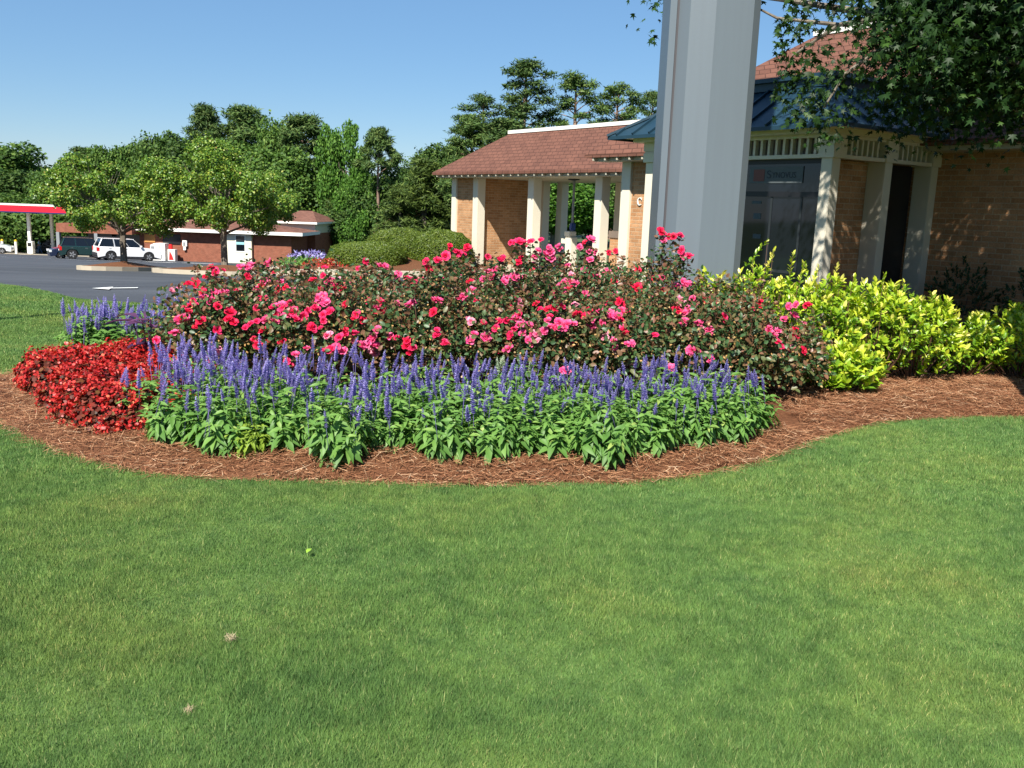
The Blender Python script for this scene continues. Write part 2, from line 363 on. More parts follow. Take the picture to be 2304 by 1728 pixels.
# ------------------------------------------------------------ the setting
BEDF = [(-7, 9.0), (-5.6, 7.6), (-4.6, 6.75), (-3.61, 6.22), (-3.31, 5.9), (-2.93, 5.57), (-2.54, 5.29), (-2.11, 5.11), (-1.65, 5.04), (-1.14, 5.04), (-.63, 5.06), (-.11, 5.1), (.41, 5.19), (.79, 5.27), (1.09, 5.42), (1.4, 5.61), (1.61, 5.78), (1.91, 6.08), (2.31, 6.56), (2.72, 6.95), (3.06, 7.2), (3.41, 7.34), (3.93, 7.46), (4.5, 7.52), (6.5, 7.7), (9, 8)]
BEDF = [(-4.75, 7.0), (-4.4, 6.62)] + BEDF[3:]
BEDB = [(9, 13.5), (5, 13.5), (3, 11.6), (1.5, 11.2), (0, 11.0), (-2, 10.9), (-3.6, 11.2), (-4.5, 10.9), (-4.95, 10.0), (-4.75, 9.2), (-4.45, 8.3), (-4.35, 7.6), (-4.6, 7.25)]
BED = np.array(BEDF + BEDB)
def inpoly(x, y, P=BED):
    x = np.asarray(x); y = np.asarray(y); c = np.zeros(x.shape, bool); n = len(P); j = n - 1
    for i in range(n):
        xi, yi, xj, yj = *P[i], *P[j]
        if yi != yj: c ^= ((yi > y) != (yj > y)) & (x < (xj - xi) * (y - yi) / (yj - yi) + xi)
        j = i
    return c
def segdist(x, y, P=BED):
    x = np.asarray(x); y = np.asarray(y); d = np.full(x.shape, 1e9)
    for i in range(len(P)):
        a = P[i]; b = P[(i + 1) % len(P)]; ab = b - a; t = np.clip(((x - a[0]) * ab[0] + (y - a[1]) * ab[1]) / (ab @ ab), 0, 1)
        d = np.minimum(d, np.hypot(x - a[0] - t * ab[0], y - a[1] - t * ab[1]))
    return d
def road_edge(x):          # lawn ends and asphalt begins beyond this line
    return np.interp(x, [-60, -30, -14, -12, -9.3, -7.9, -7, -5.9, -4.5, 3], [60, 40, 24, 21.2, 17.9, 16.2, 15.8, 15.9, 16.3, 16.6])
def lin(a, b, n): return np.linspace(a, b, n)
xs = np.unique(np.concatenate([lin(-900, -120, 12), lin(-120, -20, 40), lin(-20, 12, 80), lin(12, 60, 20), lin(60, 900, 12)]))
ys = np.unique(np.concatenate([lin(-300, -4, 10), lin(-4, 34, 90), lin(34, 130, 50), lin(130, 1500, 12)]))
sheet('ground', xs, ys, -.03, M['soil'])
lawn_m = lambda x, y: (y < road_edge(x)) & (x < 14)
sheet('lawn', lin(-24, 14, 200), lin(-6, 24, 160), 0, M['lawn'], lawn_m)
sheet('car_park', np.unique(np.concatenate([lin(-140, -20, 60), lin(-20, 8, 110)])), lin(14, 122, 220), -.012, M['asphalt'], lambda x, y: (y > road_edge(x) - .25) & ~((x > -5) & (y > 27.5)) & ~((x > -22) & (y > 66 + (x + 22) * 2)) )
# kerbed concrete apron of the petrol station
sheet('forecourt', lin(-120, -40, 60), lin(92, 121, 30), .01, M['concrete'], lambda x, y: y > 92 + (x + 60) * .05)
# mulch bed surface, slightly mounded
bx, by = lin(-5, 9, 240), lin(5, 13.6, 160)
X, Y = np.meshgrid(bx, by); dd = segdist(X, Y) * np.where(inpoly(X, Y), 1, -1)
Z = T(X, Y) + .075 * ss(-.02, .35, dd) + .012 * np.sin(X * 7 + Y * 3) * np.sin(Y * 9 - X * 2) - .03 * (dd < -.03)
V = np.stack([X, Y, Z], -1).reshape(-1, 3); i = np.arange(239 * 159); r_, c_ = i // 239, i % 239; b = r_ * 240 + c_
F = np.stack([b, b + 1, b + 241, b + 240], -1); ctr = V[F].mean(1); dF = segdist(ctr[:, 0], ctr[:, 1]) * np.where(inpoly(ctr[:, 0], ctr[:, 1]), 1, -1)
o = link('mulch_bed', npmesh('mulch_bed', V, [F[dF > -.04]], smooth=True), M['mulch']); tag(o, kind='structure')
def bedz(x, y):
    d = segdist(x, y) * np.where(inpoly(x, y), 1, -1); return T(x, y) + .075 * ss(-.02, .35, d)
# ------------------------------------------------------------ bank building, local axes: x right along the front, y inward
B = empty('bank_building', (4.0, 12.02, 0), rad(-54.8), 'tan brick bank with brown shingle roofs, blue-green metal roofed corner bay and open drive-through', 'bank building')
GZ = -.4
m = MB(); m.box(-6.5, 6.5, 2.44, 8, GZ, 2.6); m.build('wall', M['brick'], B)
m = MB(); m.box(-6.7, -6.5, 2.65, 8, GZ, 2.6); m.build('wall', M['brick'], B)
def hip(name, x0, x1, y0, y1, z, rx0, rx1, ry, rz, mat, th=.09):
    m = MB(); E0 = [(x0, y0), (x1, y0), (x1, y1), (x0, y1)]
    V = [(x, y, z) for x, y in E0] + [(rx0, ry, rz), (rx1, ry, rz)] + [(x, y, z - th) for x, y in E0]
    m.add(V, [(0, 1, 5, 4), (1, 2, 5), (2, 3, 4, 5), (3, 0, 4), (0, 6, 7, 1), (1, 7, 8, 2), (2, 8, 9, 3), (3, 9, 6, 0), (6, 9, 8, 7)])
    return m.build(name, mat, B)
mr = hip('roof', -7.35, 9, 1.9, 8.1, 2.70, -4.3, 5.5, 5, 5.02, M['shingle'], .07)
cr = hip('roof', -17.55, -5.2, 4.2, 8.4, 2.55, -16.4, -5.15, 6.3, 3.82, M['shingle'], .07)
MB().box(-4.35, 5.5, 4.93, 5.07, 5.0, 5.09).build('ridge_cap', M['white'], mr)
MB().box(-16.45, -7.0, 6.22, 6.38, 3.8, 3.90).build('ridge_cap', M['white'], cr)
# eave boards and rafter tails
e = MB(); e.box(-7.2, 8.8, 2.02, 2.438, 2.56, 2.628); e.build('soffit', M['soffit'], B)
e = MB(); e.box(-17.35, -6.75, 4.32, 8.3, 2.40, 2.478); e.build('soffit', M['soffit'], B)
rt = None
for x0, x1, y, z in ((-17.3, -7.2, 4.22, 2.42), (-7.1, -3.6, 1.92, 2.57)):
    k = 0
    while x0 + k * .36 < x1:
        if rt is None: rt = MB().box(-.02, .02, 0, .10, 0, .07).build('rafter_tail', M['soffit'], B); q = rt
        else: q = rt.copy(); COL.objects.link(q); q.parent = B
        q.location = (x0 + k * .36, y, z); k += 1
# columns
cm = MB().box(0, .27, 0, .27, GZ, 2.40)
c0 = None
for a, n in ((17.2, 4.7), (15.97, 4.7), (13.17, 4.7), (10.32, 4.7), (15.97, 7.85), (13.17, 7.85), (10.32, 7.85), (15.95, 7.1)):
    if c0 is None: c0 = cm.build('column', M['cream'], B, .006); q = c0
    else: q = c0.copy(); COL.objects.link(q); q.parent = B
    q.location = (-a, n, 0)
MB().box(-6.73, -6.46, 2.38, 2.65, GZ, 2.57).build('column', M['cream'], B, .006)
MB().box(-16.93, -15.97, 4.76, 7.2, GZ, 2.40).build('end_wall', M['brick'], B)
MB().box(-15.98, -15.85, 4.97, 7.1, GZ, 2.395).build('end_wall', M['brick'], B)
MB().box(-10.0, -6.7, 5.0, 5.2, GZ, .93).build('teller_wall', M['brick'], B)
MB().box(-10.03, -6.7, 4.97, 5.23, .93, 1.09).build('coping', plain('brown_stone', (.17, .13, .10), .8), B)
MB().box(-9.6, -6.7, 5.05, 5.12, 1.09, 2.395).build('teller_window', M['darkglass'], B)
MB().box(-9.1, -8.95, 5.0, 5.17, 1.09, 2.395).build('window_post', M['cream'], B)
MB().lathe([(.05, 0), (.16, .02), (.16, .05)], 14, (-12.3, 5.6, 2.35)).build('ceiling_lamp', M['black'], B)
# letter on the brick
def text(name, body, size, mat, parent, loc, rot, ext=.006, align='CENTER', sx=1, width=None):
    cu = bpy.data.curves.new(name, 'FONT'); cu.body = body; cu.size = size; cu.extrude = ext; cu.align_x = align; cu.align_y = 'CENTER'; cu.offset = .0
    t = bpy.data.objects.new(name, cu); COL.objects.link(t); bpy.context.view_layer.update()
    me = bpy.data.meshes.new_from_object(t.evaluated_get(bpy.context.evaluated_depsgraph_get())); bpy.data.objects.remove(t)
    if width: xs_ = [v.co.x for v in me.vertices]; sx = width / (max(xs_) - min(xs_))
    o = link(name, me, mat, parent); o.location = loc; o.rotation_euler = rot; o.scale = (sx, 1, 1)
    return o
def serifC(name, mat, parent, loc, h):
    m = MB(); V = []; n = 22
    for i in range(n + 1):
        a = rad(48 + 264 * i / n); t = .5 + .5 * math.cos(a - math.pi); thick = .05 + .10 * max(0, -math.cos(a))
        ro, ri = .5, .5 - thick
        V.append((ro * .92 * math.cos(a), ro * math.sin(a), ri * .8 * math.cos(a) - .02, ri * .95 * math.sin(a)))
    for i in range(n):
        p, q = V[i], V[i + 1]
        for y in (0,):
            pts = [(p[0] * h, p[1] * h), (q[0] * h, q[1] * h), (q[2] * h, q[3] * h), (p[2] * h, p[3] * h)]
            m.add([(x, -.02, z) for x, z in pts] + [(x, 0, z) for x, z in pts], [(0, 1, 2, 3), (7, 6, 5, 4), (0, 4, 5, 1), (2, 6, 7, 3), (1, 5, 6, 2), (3, 7, 4, 0)])
    m.box(.27 * h, .31 * h, -.021, 0, .18 * h, .47 * h)
    o = m.build(name, mat, parent); o.location = loc; return o
serifC('wall_letter', M['white'], B, (-6.19, 2.432, 1.79), .155)
# ---- corner bay
CREAM = M['cream']
for x, y, wx, wy in ((-.17, 0, .17, .17), (-3.47, 0, .17, .17), (-.27, 1.15, .27, .17), (-.27, 2.27, .27, .17), (-3.47, 2.27, .17, .17)):
    q = MB().box(x, x + wx, y, y + wy, GZ, 2.36).build('column', CREAM, B, .005)
    cp = MB().box(x - .035, x + wx + .035, y - .035, y + wy + .035, 2.36, 2.50).box(x - .02, x + wx + .02, y - .02, y + wy + .02, 2.50, 2.53).box(x - .035, x + wx + .035, y - .035, y + wy + .035, 2.53, 2.66)
    cp.build('capital', CREAM, q, .004)
tr = MB(); tr.box(-3.3, -.17, -.01, .14, 2.36, 2.41).box(-3.3, -.17, .0, .13, 2.62, 2.70)
tr.box(-.13, .01, .17, 1.15, 2.36, 2.41).box(-.13, .01, 1.32, 2.27, 2.36, 2.41).box(-.13, 0, .17, 2.44, 2.62, 2.70); tr.build('entablature', CREAM, B)
MB().box(-3.4, -.08, .10, .16, 2.41, 2.62).box(-.16, -.10, .17, 2.35, 2.41, 2.62).build('frieze_back', plain('taupe_board', (.20, .16, .12), .7), B)
dn = None
for k in range(24):
    x = -3.22 + k * .127
    if x > -.24: continue
    if dn is None: dn = MB().box(-.019, .019, -.035, .035, 2.41, 2.62).build('frieze_slat', CREAM, B); q = dn
    else: q = dn.copy(); COL.objects.link(q); q.parent = B
    q.location = (x, .055, 0)
for k in range(18):
    y = .30 + k * .115
    if 1.08 < y < 1.42 or y > 2.2: continue
    q = dn.copy(); COL.objects.link(q); q.parent = B; q.location = (-.06, y, 0); q.rotation_euler = (0, 0, rad(90))
MB().box(-3.6, .05, -.18, 2.5, 2.66, 2.735).box(-3.93, .36, -.36, 2.6, 2.735, 2.75).build('fascia', CREAM, B)
# teal metal roof
TE = M['teal']; m = MB()
lo = [(-3.97, -.4), (.4, -.4), (.4, 2.75), (-3.97, 2.75)]; hi = [(-3.0, .55), (-.52, .55), (-.52, 2.75), (-3.0, 2.75)]
V = [(x, y, 2.752) for x, y in lo] + [(x, y, 3.36) for x, y in hi] + [(x, y, 2.70) for x, y in lo]
m.add(V, [(0, 1, 5, 4), (1, 2, 6, 5), (3, 0, 4, 7), (4, 5, 6, 7), (0, 8, 9, 1), (1, 9, 10, 2), (3, 11, 8, 0), (2, 10, 11, 3)])
bay = m.build('bay_roof', TE, B)
m = MB(); hh = [(-3.06, .49), (-.46, .49), (-.46, 3.3), (-3.06, 3.3)]; h2 = [(-3.12, .43), (-.40, .43), (-.40, 3.3), (-3.12, 3.3)]
m.prism(hh, 3.34, 3.45).prism(h2, 3.45, 3.51); m.build('cornice', TE, bay)
def bar(m, p, q, w_, h_):
    p, q = Vector(p), Vector(q); t = (q - p).normalized(); s = t.cross(Vector((0, 0, 1))).normalized() * w_; u = s.cross(t).normalized() * h_
    V = [p - s, p + s, q + s, q - s]; V = [v - u * .2 for v in V] + [v + u for v in V]
    m.add([tuple(v) for v in V], [(3, 2, 1, 0), (4, 5, 6, 7), (0, 1, 5, 4), (1, 2, 6, 5), (2, 3, 7, 6), (3, 0, 4, 7)])
def seam(p, q, w_=.013, h_=.035, name='standing_seam'):
    m = MB(); bar(m, p, q, w_, h_); m.build(name, TE, bay)
for k in range(12):
    x = -3.75 + k * .37
    if x > .3: break
    t = 1.0
    if x < -3.0: t = (x + 3.97) / .97
    if x > -.52: t = (.4 - x) / .92
    seam((x, -.4, 2.752), (x, -.4 + .95 * t, 2.752 + .608 * t))
for k in range(8):
    y = -.15 + k * .37; t = min(1, (y + .4) / .95)
    seam((.4, y, 2.752), (.4 - .92 * t, y, 2.752 + .608 * t))
for k in range(7):
    y = -.15 + k * .37; t = min(1, (y + .4) / .95)
    seam((-3.97, y, 2.752), (-3.97 + .97 * t, y, 2.752 + .608 * t))
seam((.4, -.4, 2.752), (-.52, .55, 3.36), .05, .03, 'hip_cap'); seam((-3.97, -.4, 2.752), (-3.0, .55, 3.36), .05, .03, 'hip_cap')
# bay glazing
fr = MB(); fr.box(-3.3, -.17, .085, .125, 2.30, 2.36).box(-.235, -.17, .085, .125, -.4, 2.30).box(-3.3, -.235, .085, .125, 1.86, 1.93).box(-3.3, -3.24, .085, .125, -.4, 2.3)
wn = fr.build('window', M['black'], B); MB().box(-3.28, -.2, .105, .112, -.38, 2.32).build('pane', M['darkglass'], wn)
sgn = MB().box(-1.42, -.51, .092, .104, 2.045, 2.265).build('window_sign', plain('grey_sign_board', (.085, .10, .105), .5, vary=.03), wn)
MB().box(-1.345, -1.155, .088, .092, 2.07, 2.23).build('logo', plain('dull_red_square', (.16, .05, .04), .5), sgn)
DKT = plain('dark_lettering', (.02, .025, .035), .5)
text('lettering', 'S', .155, DKT, sgn, (-1.075, .089, 2.155), (rad(90), 0, 0), .001, 'CENTER', width=.075)
text('lettering', 'YNOVUS', .115, DKT, sgn, (-.82, .089, 2.147), (rad(90), 0, 0), .001, 'CENTER', width=.40)
PAP = plain('faded_paper', (.07, .09, .10), .7)
for b_ in ((-1.30, -1.17, .100, .104, 1.55, 1.63), (-1.35, -1.18, .100, .104, 1.76, 1.80), (-1.28, -1.14, .1, .104, 1.28, 1.34)): MB().box(*b_).build('window_notice', PAP, wn)
inn = MB(); inn.box(-1.02, -.985, .098, .104, .85, 1.86).box(-.52, -.485, .098, .104, .85, 1.86).box(-1.02, -.485, .098, .104, .83, .87); inn.build('inner_frame', plain('dim_frame', (.02, .024, .026), .5), wn)
MB().box(-.40, -.27, .17, 1.15, GZ, 2.36).build('wall', M['brick'], B)
MB().box(-.34, -.30, 1.32, 2.27, GZ, 2.36).build('door', plain('dark_door', (.012, .010, .009), .5), B)
tag(MB().box(-17.9, -7, 3.7, 9, -.45, -.24).build('pavement', M['concrete']), kind='structure')
pv = bpy.data.objects['pavement']; pv.location = B.location; pv.rotation_euler = B.rotation_euler
def L2W(x, y, z=0):
    c, s = math.cos(rad(-54.8)), math.sin(rad(-54.8)); return (4.0 + c * x - s * y, 12.02 + s * x + c * y, z)
# teller tube station in the drive-through lane
tt = empty('teller_station', L2W(-12.3, 5.6, -.3), rad(-54.8), 'slim grey teller tube machine with a pipe up to the drive-through ceiling', 'teller machine')
MB().box(-.13, .13, -.12, .12, 0, 1.15).box(-.16, .10, -.14, .10, 1.15, 1.30).build('cabinet', M['cream'], tt, .02)
MB().tube([(.02, 0, 1.3), (.02, 0, 2.68)], .035).build('pipe', M['grey'], tt)
MB().box(-.33, -.13, -.10, .06, .95, 1.10).build('tray', M['cream'], tt, .01)
MB().box(.0, .13, -.10, .04, 1.32, 1.52).build('carrier', plain('blue_plastic', (.02, .05, .2), .4), tt, .02)
MB().lathe([(.02, 0), (.02, .02)], 8, (0, 0, 1.3)).build('button', M['black'], tt)
# ------------------------------------------------------------ grey sign pylon
P = empty('sign_pylon', (1.37, 9.0, 0), 0, 'tall faceted grey metal pylon rising from the shrubs in front of the bank', 'sign pylon')
pts = [(0, .12), (.058, .085), (.062, .115), (.085, .10), (.17, .0), (.40, -.045), (.765, .02), (.845, .10), (.845, .62), (0, .62)]
MB().prism(pts, -.2, 9.0).build('shaft', M['pylon'], P)
MB().box(.057, .083, .10, .118, -.2, 8.9).build('seam', M['seam'], P)
MB().prism([(-.04, .0), (.4, -.1), (.9, .0), (.9, .68), (-.04, .68)], 9.0, 9.12).build('cap', M['grey'], P)
# ------------------------------------------------------------ convenience store (far side of the car park)
S = empty('convenience_store', (-20.6, 84.0, -4.35), rad(-2.5), 'low red brick shop with brown roof and cream drive-up window beyond the car park', 'shop')
def sx(px): return (px - 651) / 2050 * 84.0
x0 = sx(160)
MB().box(x0 + 6, 0, 0, 6.2, -.5, 2.62).build('wall', M['redbrick'], S)
MB().box(-3.7, .75, 5.5, 13, -.3, 2.75).build('wall', M['redbrick'], S)
MB().box(-2.6, .77, 5.44, 13, 2.75, 3.62).build('gable_panel', M['cream'], S)
def hipS(name, a0, a1, b0, b1, z, rx0, rx1, ry, rz, mat, parent, th=.3, edge=None):
    m = MB(); E0 = [(a0, b0), (a1, b0), (a1, b1), (a0, b1)]
    V = [(x, y, z) for x, y in E0] + [(rx0, ry, rz), (rx1, ry, rz)]
    m.add(V, [(0, 1, 5, 4), (1, 2, 5), (2, 3, 4, 5), (3, 0, 4), (3, 2, 1, 0)]); o = m.build(name, mat, parent)
    MB().box(a0, a1, b0, b0 + .05, z - th, z - .01).box(a0, a0 + .05, b0 + .05, b1, z - th, z - .01).box(a1 - .05, a1, b0 + .05, b1, z - th, z - .01).build('fascia', M['white'], o)
    return o
r1 = hipS('roof', x0 + 4, 1.3, -.95, 5.3, 3.0, x0 + 8, -4.0, 2.3, 3.75, M['shingle2'], S)
r2 = hipS('roof', -2.9, 1.1, 4.9, 14, 3.84, -1.7, -.4, 9.0, 4.85, M['shingle2'], S, .2)
MB().box(x0 - 1, x0 + 6, -1.5, 8, 2.3, 3.1).build('entrance_canopy', M['redbrick'], S)
for a_ in (x0 - 1.03, x0 + 2.5): MB().box(a_, a_ + .3, -1.53, -1.2, -.3, 2.3).build('canopy_post', M['grey'], S)
MB().box(x0 + 1, x0 + 5.9, .3, .4, 0, 2.2).build('shopfront', M['darkglass'], S)
MB().box(sx(497), sx(564), -.35, -.003, -.5, 2.6).build('drive_up_panel', M['cream'], S)
wnd = MB().box(sx(527), sx(551), -.38, -.352, 1.05, 2.6).build('window', M['white'], S)
MB().box(sx(529.5), sx(548.5), -.40, -.381, 1.15, 2.5).build('pane', M['darkglass'], wnd)
MB().box(sx(530), sx(548), -.41, -.401, 1.72, 1.95).build('notice', plain('pale_blue_paper', (.25, .5, .55), .7), wnd)
MB().box(sx(360), sx(400), -.06, -.002, 1.5, 2.4).build('window', M['black'], S)
MB().box(sx(318), sx(342), -.06, -.002, 1.6, 2.35).build('window_poster', plain('orange_poster', (.5, .22, .06), .6), S)
tag(MB().box(x0 + 1, .6, -2.6, 0, -.6, -.02).build('pavement', M['concrete']), kind='structure')
pv = bpy.context.scene.objects['pavement.001']; pv.location = S.location; pv.rotation_euler = S.rotation_euler
def onS(x, y, z=0):
    c, s = math.cos(rad(-2.5)), math.sin(rad(-2.5)); return (-20.6 + c * x - s * y, 84 + s * x + c * y, -4.35 + z)
ice = empty('ice_merchandiser', onS(sx(346), -1.5), rad(-2.5), 'white slanted ice chest lettered ICE against the brick shop wall', 'ice chest')
m = MB(); Q = [(0, 0), (1.35, 0), (1.35, 1.62), (.42, 1.62), (0, 1.45)]
m.add([(x, 0, z) for x, z in Q] + [(x, 1, z) for x, z in Q], [(0, 1, 2, 3, 4), (9, 8, 7, 6, 5), (0, 5, 6, 1), (1, 6, 7, 2), (2, 7, 8, 3), (3, 8, 9, 4), (4, 9, 5, 0)]); m.build('cabinet', M['white'], ice, .02)
MB().box(.08, .38, -.02, -.001, .7, 1.35).build('door', M['grey'], ice)
RED = plain('red_paint', (.62, .02, .02), .45)
for k, ch in enumerate('ICE'): text('lettering', ch, .42, RED, ice, (.85, -.01, 1.3 - k * .42), (rad(90), 0, 0), .004)
rk = empty('propane_rack', onS(sx(383), -1.3), rad(-2.5), 'narrow white and red gas bottle locker right of the ice chest', 'gas locker')
MB().box(0, .66, 0, .6, 0, 1.1).build('cabinet', M['white'], rk, .01)
m = MB(); m.add([(.1, -.01, .15), (.55, -.01, .15), (.42, -.01, .55), (.18, -.01, 1.0), (.1, -.005, .15)][:4], [(0, 1, 2, 3)]); m.build('panel', RED, rk)
MB().box(.05, .35, .1, .4, 1.1, 1.55).build('bottle', RED, rk, .05)
ph = empty('wall_phone', onS(sx(406), -.25, .9), rad(-2.5), 'small white public phone hood on the brick shop wall', 'phone')
MB().box(0, .42, 0, .24, .45, 1.0).box(.06, .3, .02, .2, .1, .45).build('hood', M['white'], ph, .02); MB().box(.08, .3, -.01, 0, .5, .85).build('handset', M['grey'], ph)
ac = empty('condenser_unit', onS(sx(662), 4.6, .05), rad(-2.5), 'squat grey air conditioner box beside the step in the shop wall', 'air conditioner')
MB().box(-.1, .85, 0, .8, 0, .75).build('housing', M['cream'], ac, .02)
for k in range(5): MB().box(.02, .75, -.02, -.001, .14 + k * .11, .2 + k * .11).build('louvre', M['black'], ac)
gm = empty('gas_meter', onS(sx(682), 5.1, .1), rad(-2.5), 'pale gas meter with pipes on the right shop wall', 'gas meter')
MB().box(0, .5, 0, .3, .25, .85).lathe([(.22, .2), (.3, .35), (.22, .5)], 10, (.25, .15, 0)).build('meter', M['cream'], gm, .02)
MB().tube([(.05, .1, 0), (.05, .1, 1.15), (.45, .1, 1.15), (.45, .1, .8)], .045).build('pipe', M['grey'], gm)
# enclosure fence and rail to the right of the shop
fe = empty('enclosure_fence', onS(3.6, 7.5), rad(-2.5), 'dark grey board fence leaning down behind the shop corner', 'fence')
m = MB()
for k in range(12): m.box(k * .16, k * .16 + .15, 0, .04, -.2, 1.95 - k * .06)
m.build('boards', plain('slate_board', (.06, .065, .075), .8), fe); MB().box(0, 1.92, .04, .09, .4, .5).build('rail', M['grey'], fe)
pr = empty('pipe_rail', onS(4.6, 12), rad(-2.5), 'white and grey pipe rail on low wall behind the hedges', 'rail')
MB().tube([(0, 0, -.3), (.45, 0, 2.3)], .09).tube([(.3, 0, 1.8), (.45, 0, 2.25), (2.2, 0, 2.1), (2.2, 0, 1.0)], .05).build('pipes', M['white'], pr); MB().box(0, 2.3, .2, .3, -.3, 1.2).build('low_wall', M['concrete'], pr)
# house roof glimpsed between trees
H = empty('brown_roofed_house', (-8.75, 66, -1.5), rad(-8), 'small house with plain brown roof glimpsed above the clipped hedges', 'house')
MB().box(-1.4, 1.4, 0, 6, -2, .72).build('wall', M['cream'], H)
m = MB(); m.add([(-1.7, -.6, .7), (1.7, -.6, .7), (1.7, 6.6, .7), (-1.7, 6.6, .7), (-.3, 1.2, 2.5), (.5, 1.2, 2.5), (.5, 4.5, 2.5), (-.3, 4.5, 2.5)], [(0, 1, 5, 4), (1, 2, 6, 5), (2, 3, 7, 6), (3, 0, 4, 7), (4, 5, 6, 7), (3, 2, 1, 0)]); m.build('roof', M['shingle2'], H)
# ------------------------------------------------------------ petrol station
gx, gy = -54.2, 100.0
gz = float(T(gx, gy))
G = empty('fuel_canopy', (gx, gy, gz), 0, 'flat red canopy with white edge and white posts at the filling station', 'canopy')
MB().box(-40, 5.9, 0, 9, 4.55, 5.2).build('fascia', plain('red_canopy', (.60, .012, .03), .4), G)
MB().box(-40.02, 5.92, -.02, 9.02, 5.2, 5.26).build('trim', M['white'], G); MB().box(-40.02, 5.93, -.02, 9.02, 4.42, 4.55).build('band', plain('navy_band', (.015, .02, .09), .4), G)
for x, y in ((.15, 2), (.15, 7), (-14, 2), (-14, 7)): MB().box(x - .15, x + .15, y - .15, y + .15, -.2, 4.5).build('post', M['white'], G)
pu = empty('fuel_pump', (gx + .75, gy + 1, gz), 0, 'white fuel pump beside the canopy post', 'fuel pump')
MB().box(-.3, .3, -.3, .3, 0, 1.35).build('body', M['white'], pu, .03); MB().box(-.2, .2, -.32, -.301, .8, 1.2).build('screen', M['black'], pu); MB().tube([(.31, 0, 1.0), (.42, 0, .5), (.34, 0, .8)], .02).build('hose', M['black'], pu)
YEL = plain('yellow_paint', (.7, .42, .02), .5)
for k, (dx, dy, lb) in enumerate(((1.0, -2.5, 'white bollard with yellow top in front of the fuel pump'), (-.45, -2.5, 'white bollard with yellow top at the left picture edge'))):
    bo = empty('bollard', (gx + dx, gy + dy, gz), 0, lb, 'bollard', 'bollards at the pumps')
    MB().lathe([(.13, -.1), (.13, 1.45)], 10).build('post', M['white'], bo); MB().lathe([(.135, 1.45), (.135, 1.56), (.06, 1.66)], 10).build('cap', YEL, bo)
# ------------------------------------------------------------ islands, markings
def island(name, poly, lb, h=.16):
    poly = [(x, y) for x, y in poly]; n = len(poly); cx = sum(p[0] for p in poly) / n; cy = sum(p[1] for p in poly) / n
    zc = lambda x, y, d: float(T(x, y)) + d
    m = MB(); inner = [(cx + (x - cx) * .9, cy + (y - cy) * .9) for x, y in poly]
    V = [(x, y, zc(x, y, -.1)) for x, y in poly] + [(x, y, zc(x, y, h)) for x, y in poly] + [(x, y, zc(x, y, h)) for x, y in inner] + [(x, y, zc(x, y, h - .1)) for x, y in inner]
    F = []
    for i in range(n):
        j = (i + 1) % n
        F += [(i, j, n + j, n + i), (n + i, n + j, 2 * n + j, 2 * n + i), (2 * n + i, 2 * n + j, 3 * n + j, 3 * n + i)]
    m.add(V, F); tag(m.build('kerb', M['concrete']), kind='structure')
    m = MB(); V = [(x, y, zc(x, y, h - .02)) for x, y in inner] + [(cx, cy, zc(cx, cy, h + .22))]
    m.add(V, [(i, (i + 1) % n, n) for i in range(n)]); tag(m.build('island_mulch', M['mulch'], smooth=False), kind='structure')
def ell(cx, cy, rx, ry, n=18, rot=0):
    return [(cx + rx * math.cos(t) * math.cos(rot) - ry * math.sin(t) * math.sin(rot), cy + rx * math.cos(t) * math.sin(rot) + ry * math.sin(t) * math.cos(rot)) for t in [2 * math.pi * i / n for i in range(n)]]
island('a', ell(-16.9, 39.4, 1.35, 2.5, rot=-.2), '')
island('b', ell(-12.2, 38.2, 3.0, 2.4, rot=-.2), '')
FB = [(-6.6, 24.2), (-4.5, 23.6), (-1.2, 24.2), (0.2, 25.5), (-.2, 28.8), (-3, 30.5), (-6.0, 31), (-7.4, 29.6), (-7.2, 26.5)]
island('c', FB, '', .14)
def mark(poly):
    m = MB(); m.add([(x, y, float(T(x, y)) + .012) for x, y in poly], [tuple(range(len(poly)))]); tag(m.build('road_marking', M['paint']), kind='structure')
def rotp(poly, cx, cy, a): return [(cx + x * math.cos(a) - y * math.sin(a), cy + x * math.sin(a) + y * math.cos(a)) for x, y in poly]
AR = [(-.85, -.09), (.2, -.09), (.2, -.42), (.95, 0), (.2, .42), (.2, .09), (-.85, .09)]
mark(rotp([(x * .5, y * 1.5) for x, y in AR], -8.5, 19.4, rad(200)))
mark(rotp([(-1.1, -.6), (1.1, -.6), (1.1, .6), (-1.1, .6)], -27.0, 69.5, -.2)); mark(rotp([(-1.3, -.6), (1.3, -.6), (1.3, .6), (-1.3, .6)], -24.2, 70.2, -.2))
for k, (x, y, L) in enumerate(((-29, 66, 6), (-36, 69, 5), (-43, 72, 5))): mark(rotp([(-L / 2, -.06), (L / 2, -.06), (L / 2, .06), (-L / 2, .06)], x, y, rad(28)))
# lamp post just outside the picture on the left; its shadow crosses the lawn
lp = empty('lamp_post', (-7.45, 12.05, float(T(-7.45, 12.05))), 0, 'slim dark lamp post on the lawn near the car park', 'lamp post')
MB().lathe([(.11, 0), (.11, .25), (.05, .3), (.045, 4.4)], 10).build('pole', M['black'], lp); MB().box(-.25, .25, -.15, .15, 4.4, 4.55).build('lamp_head', M['black'], lp, .03)
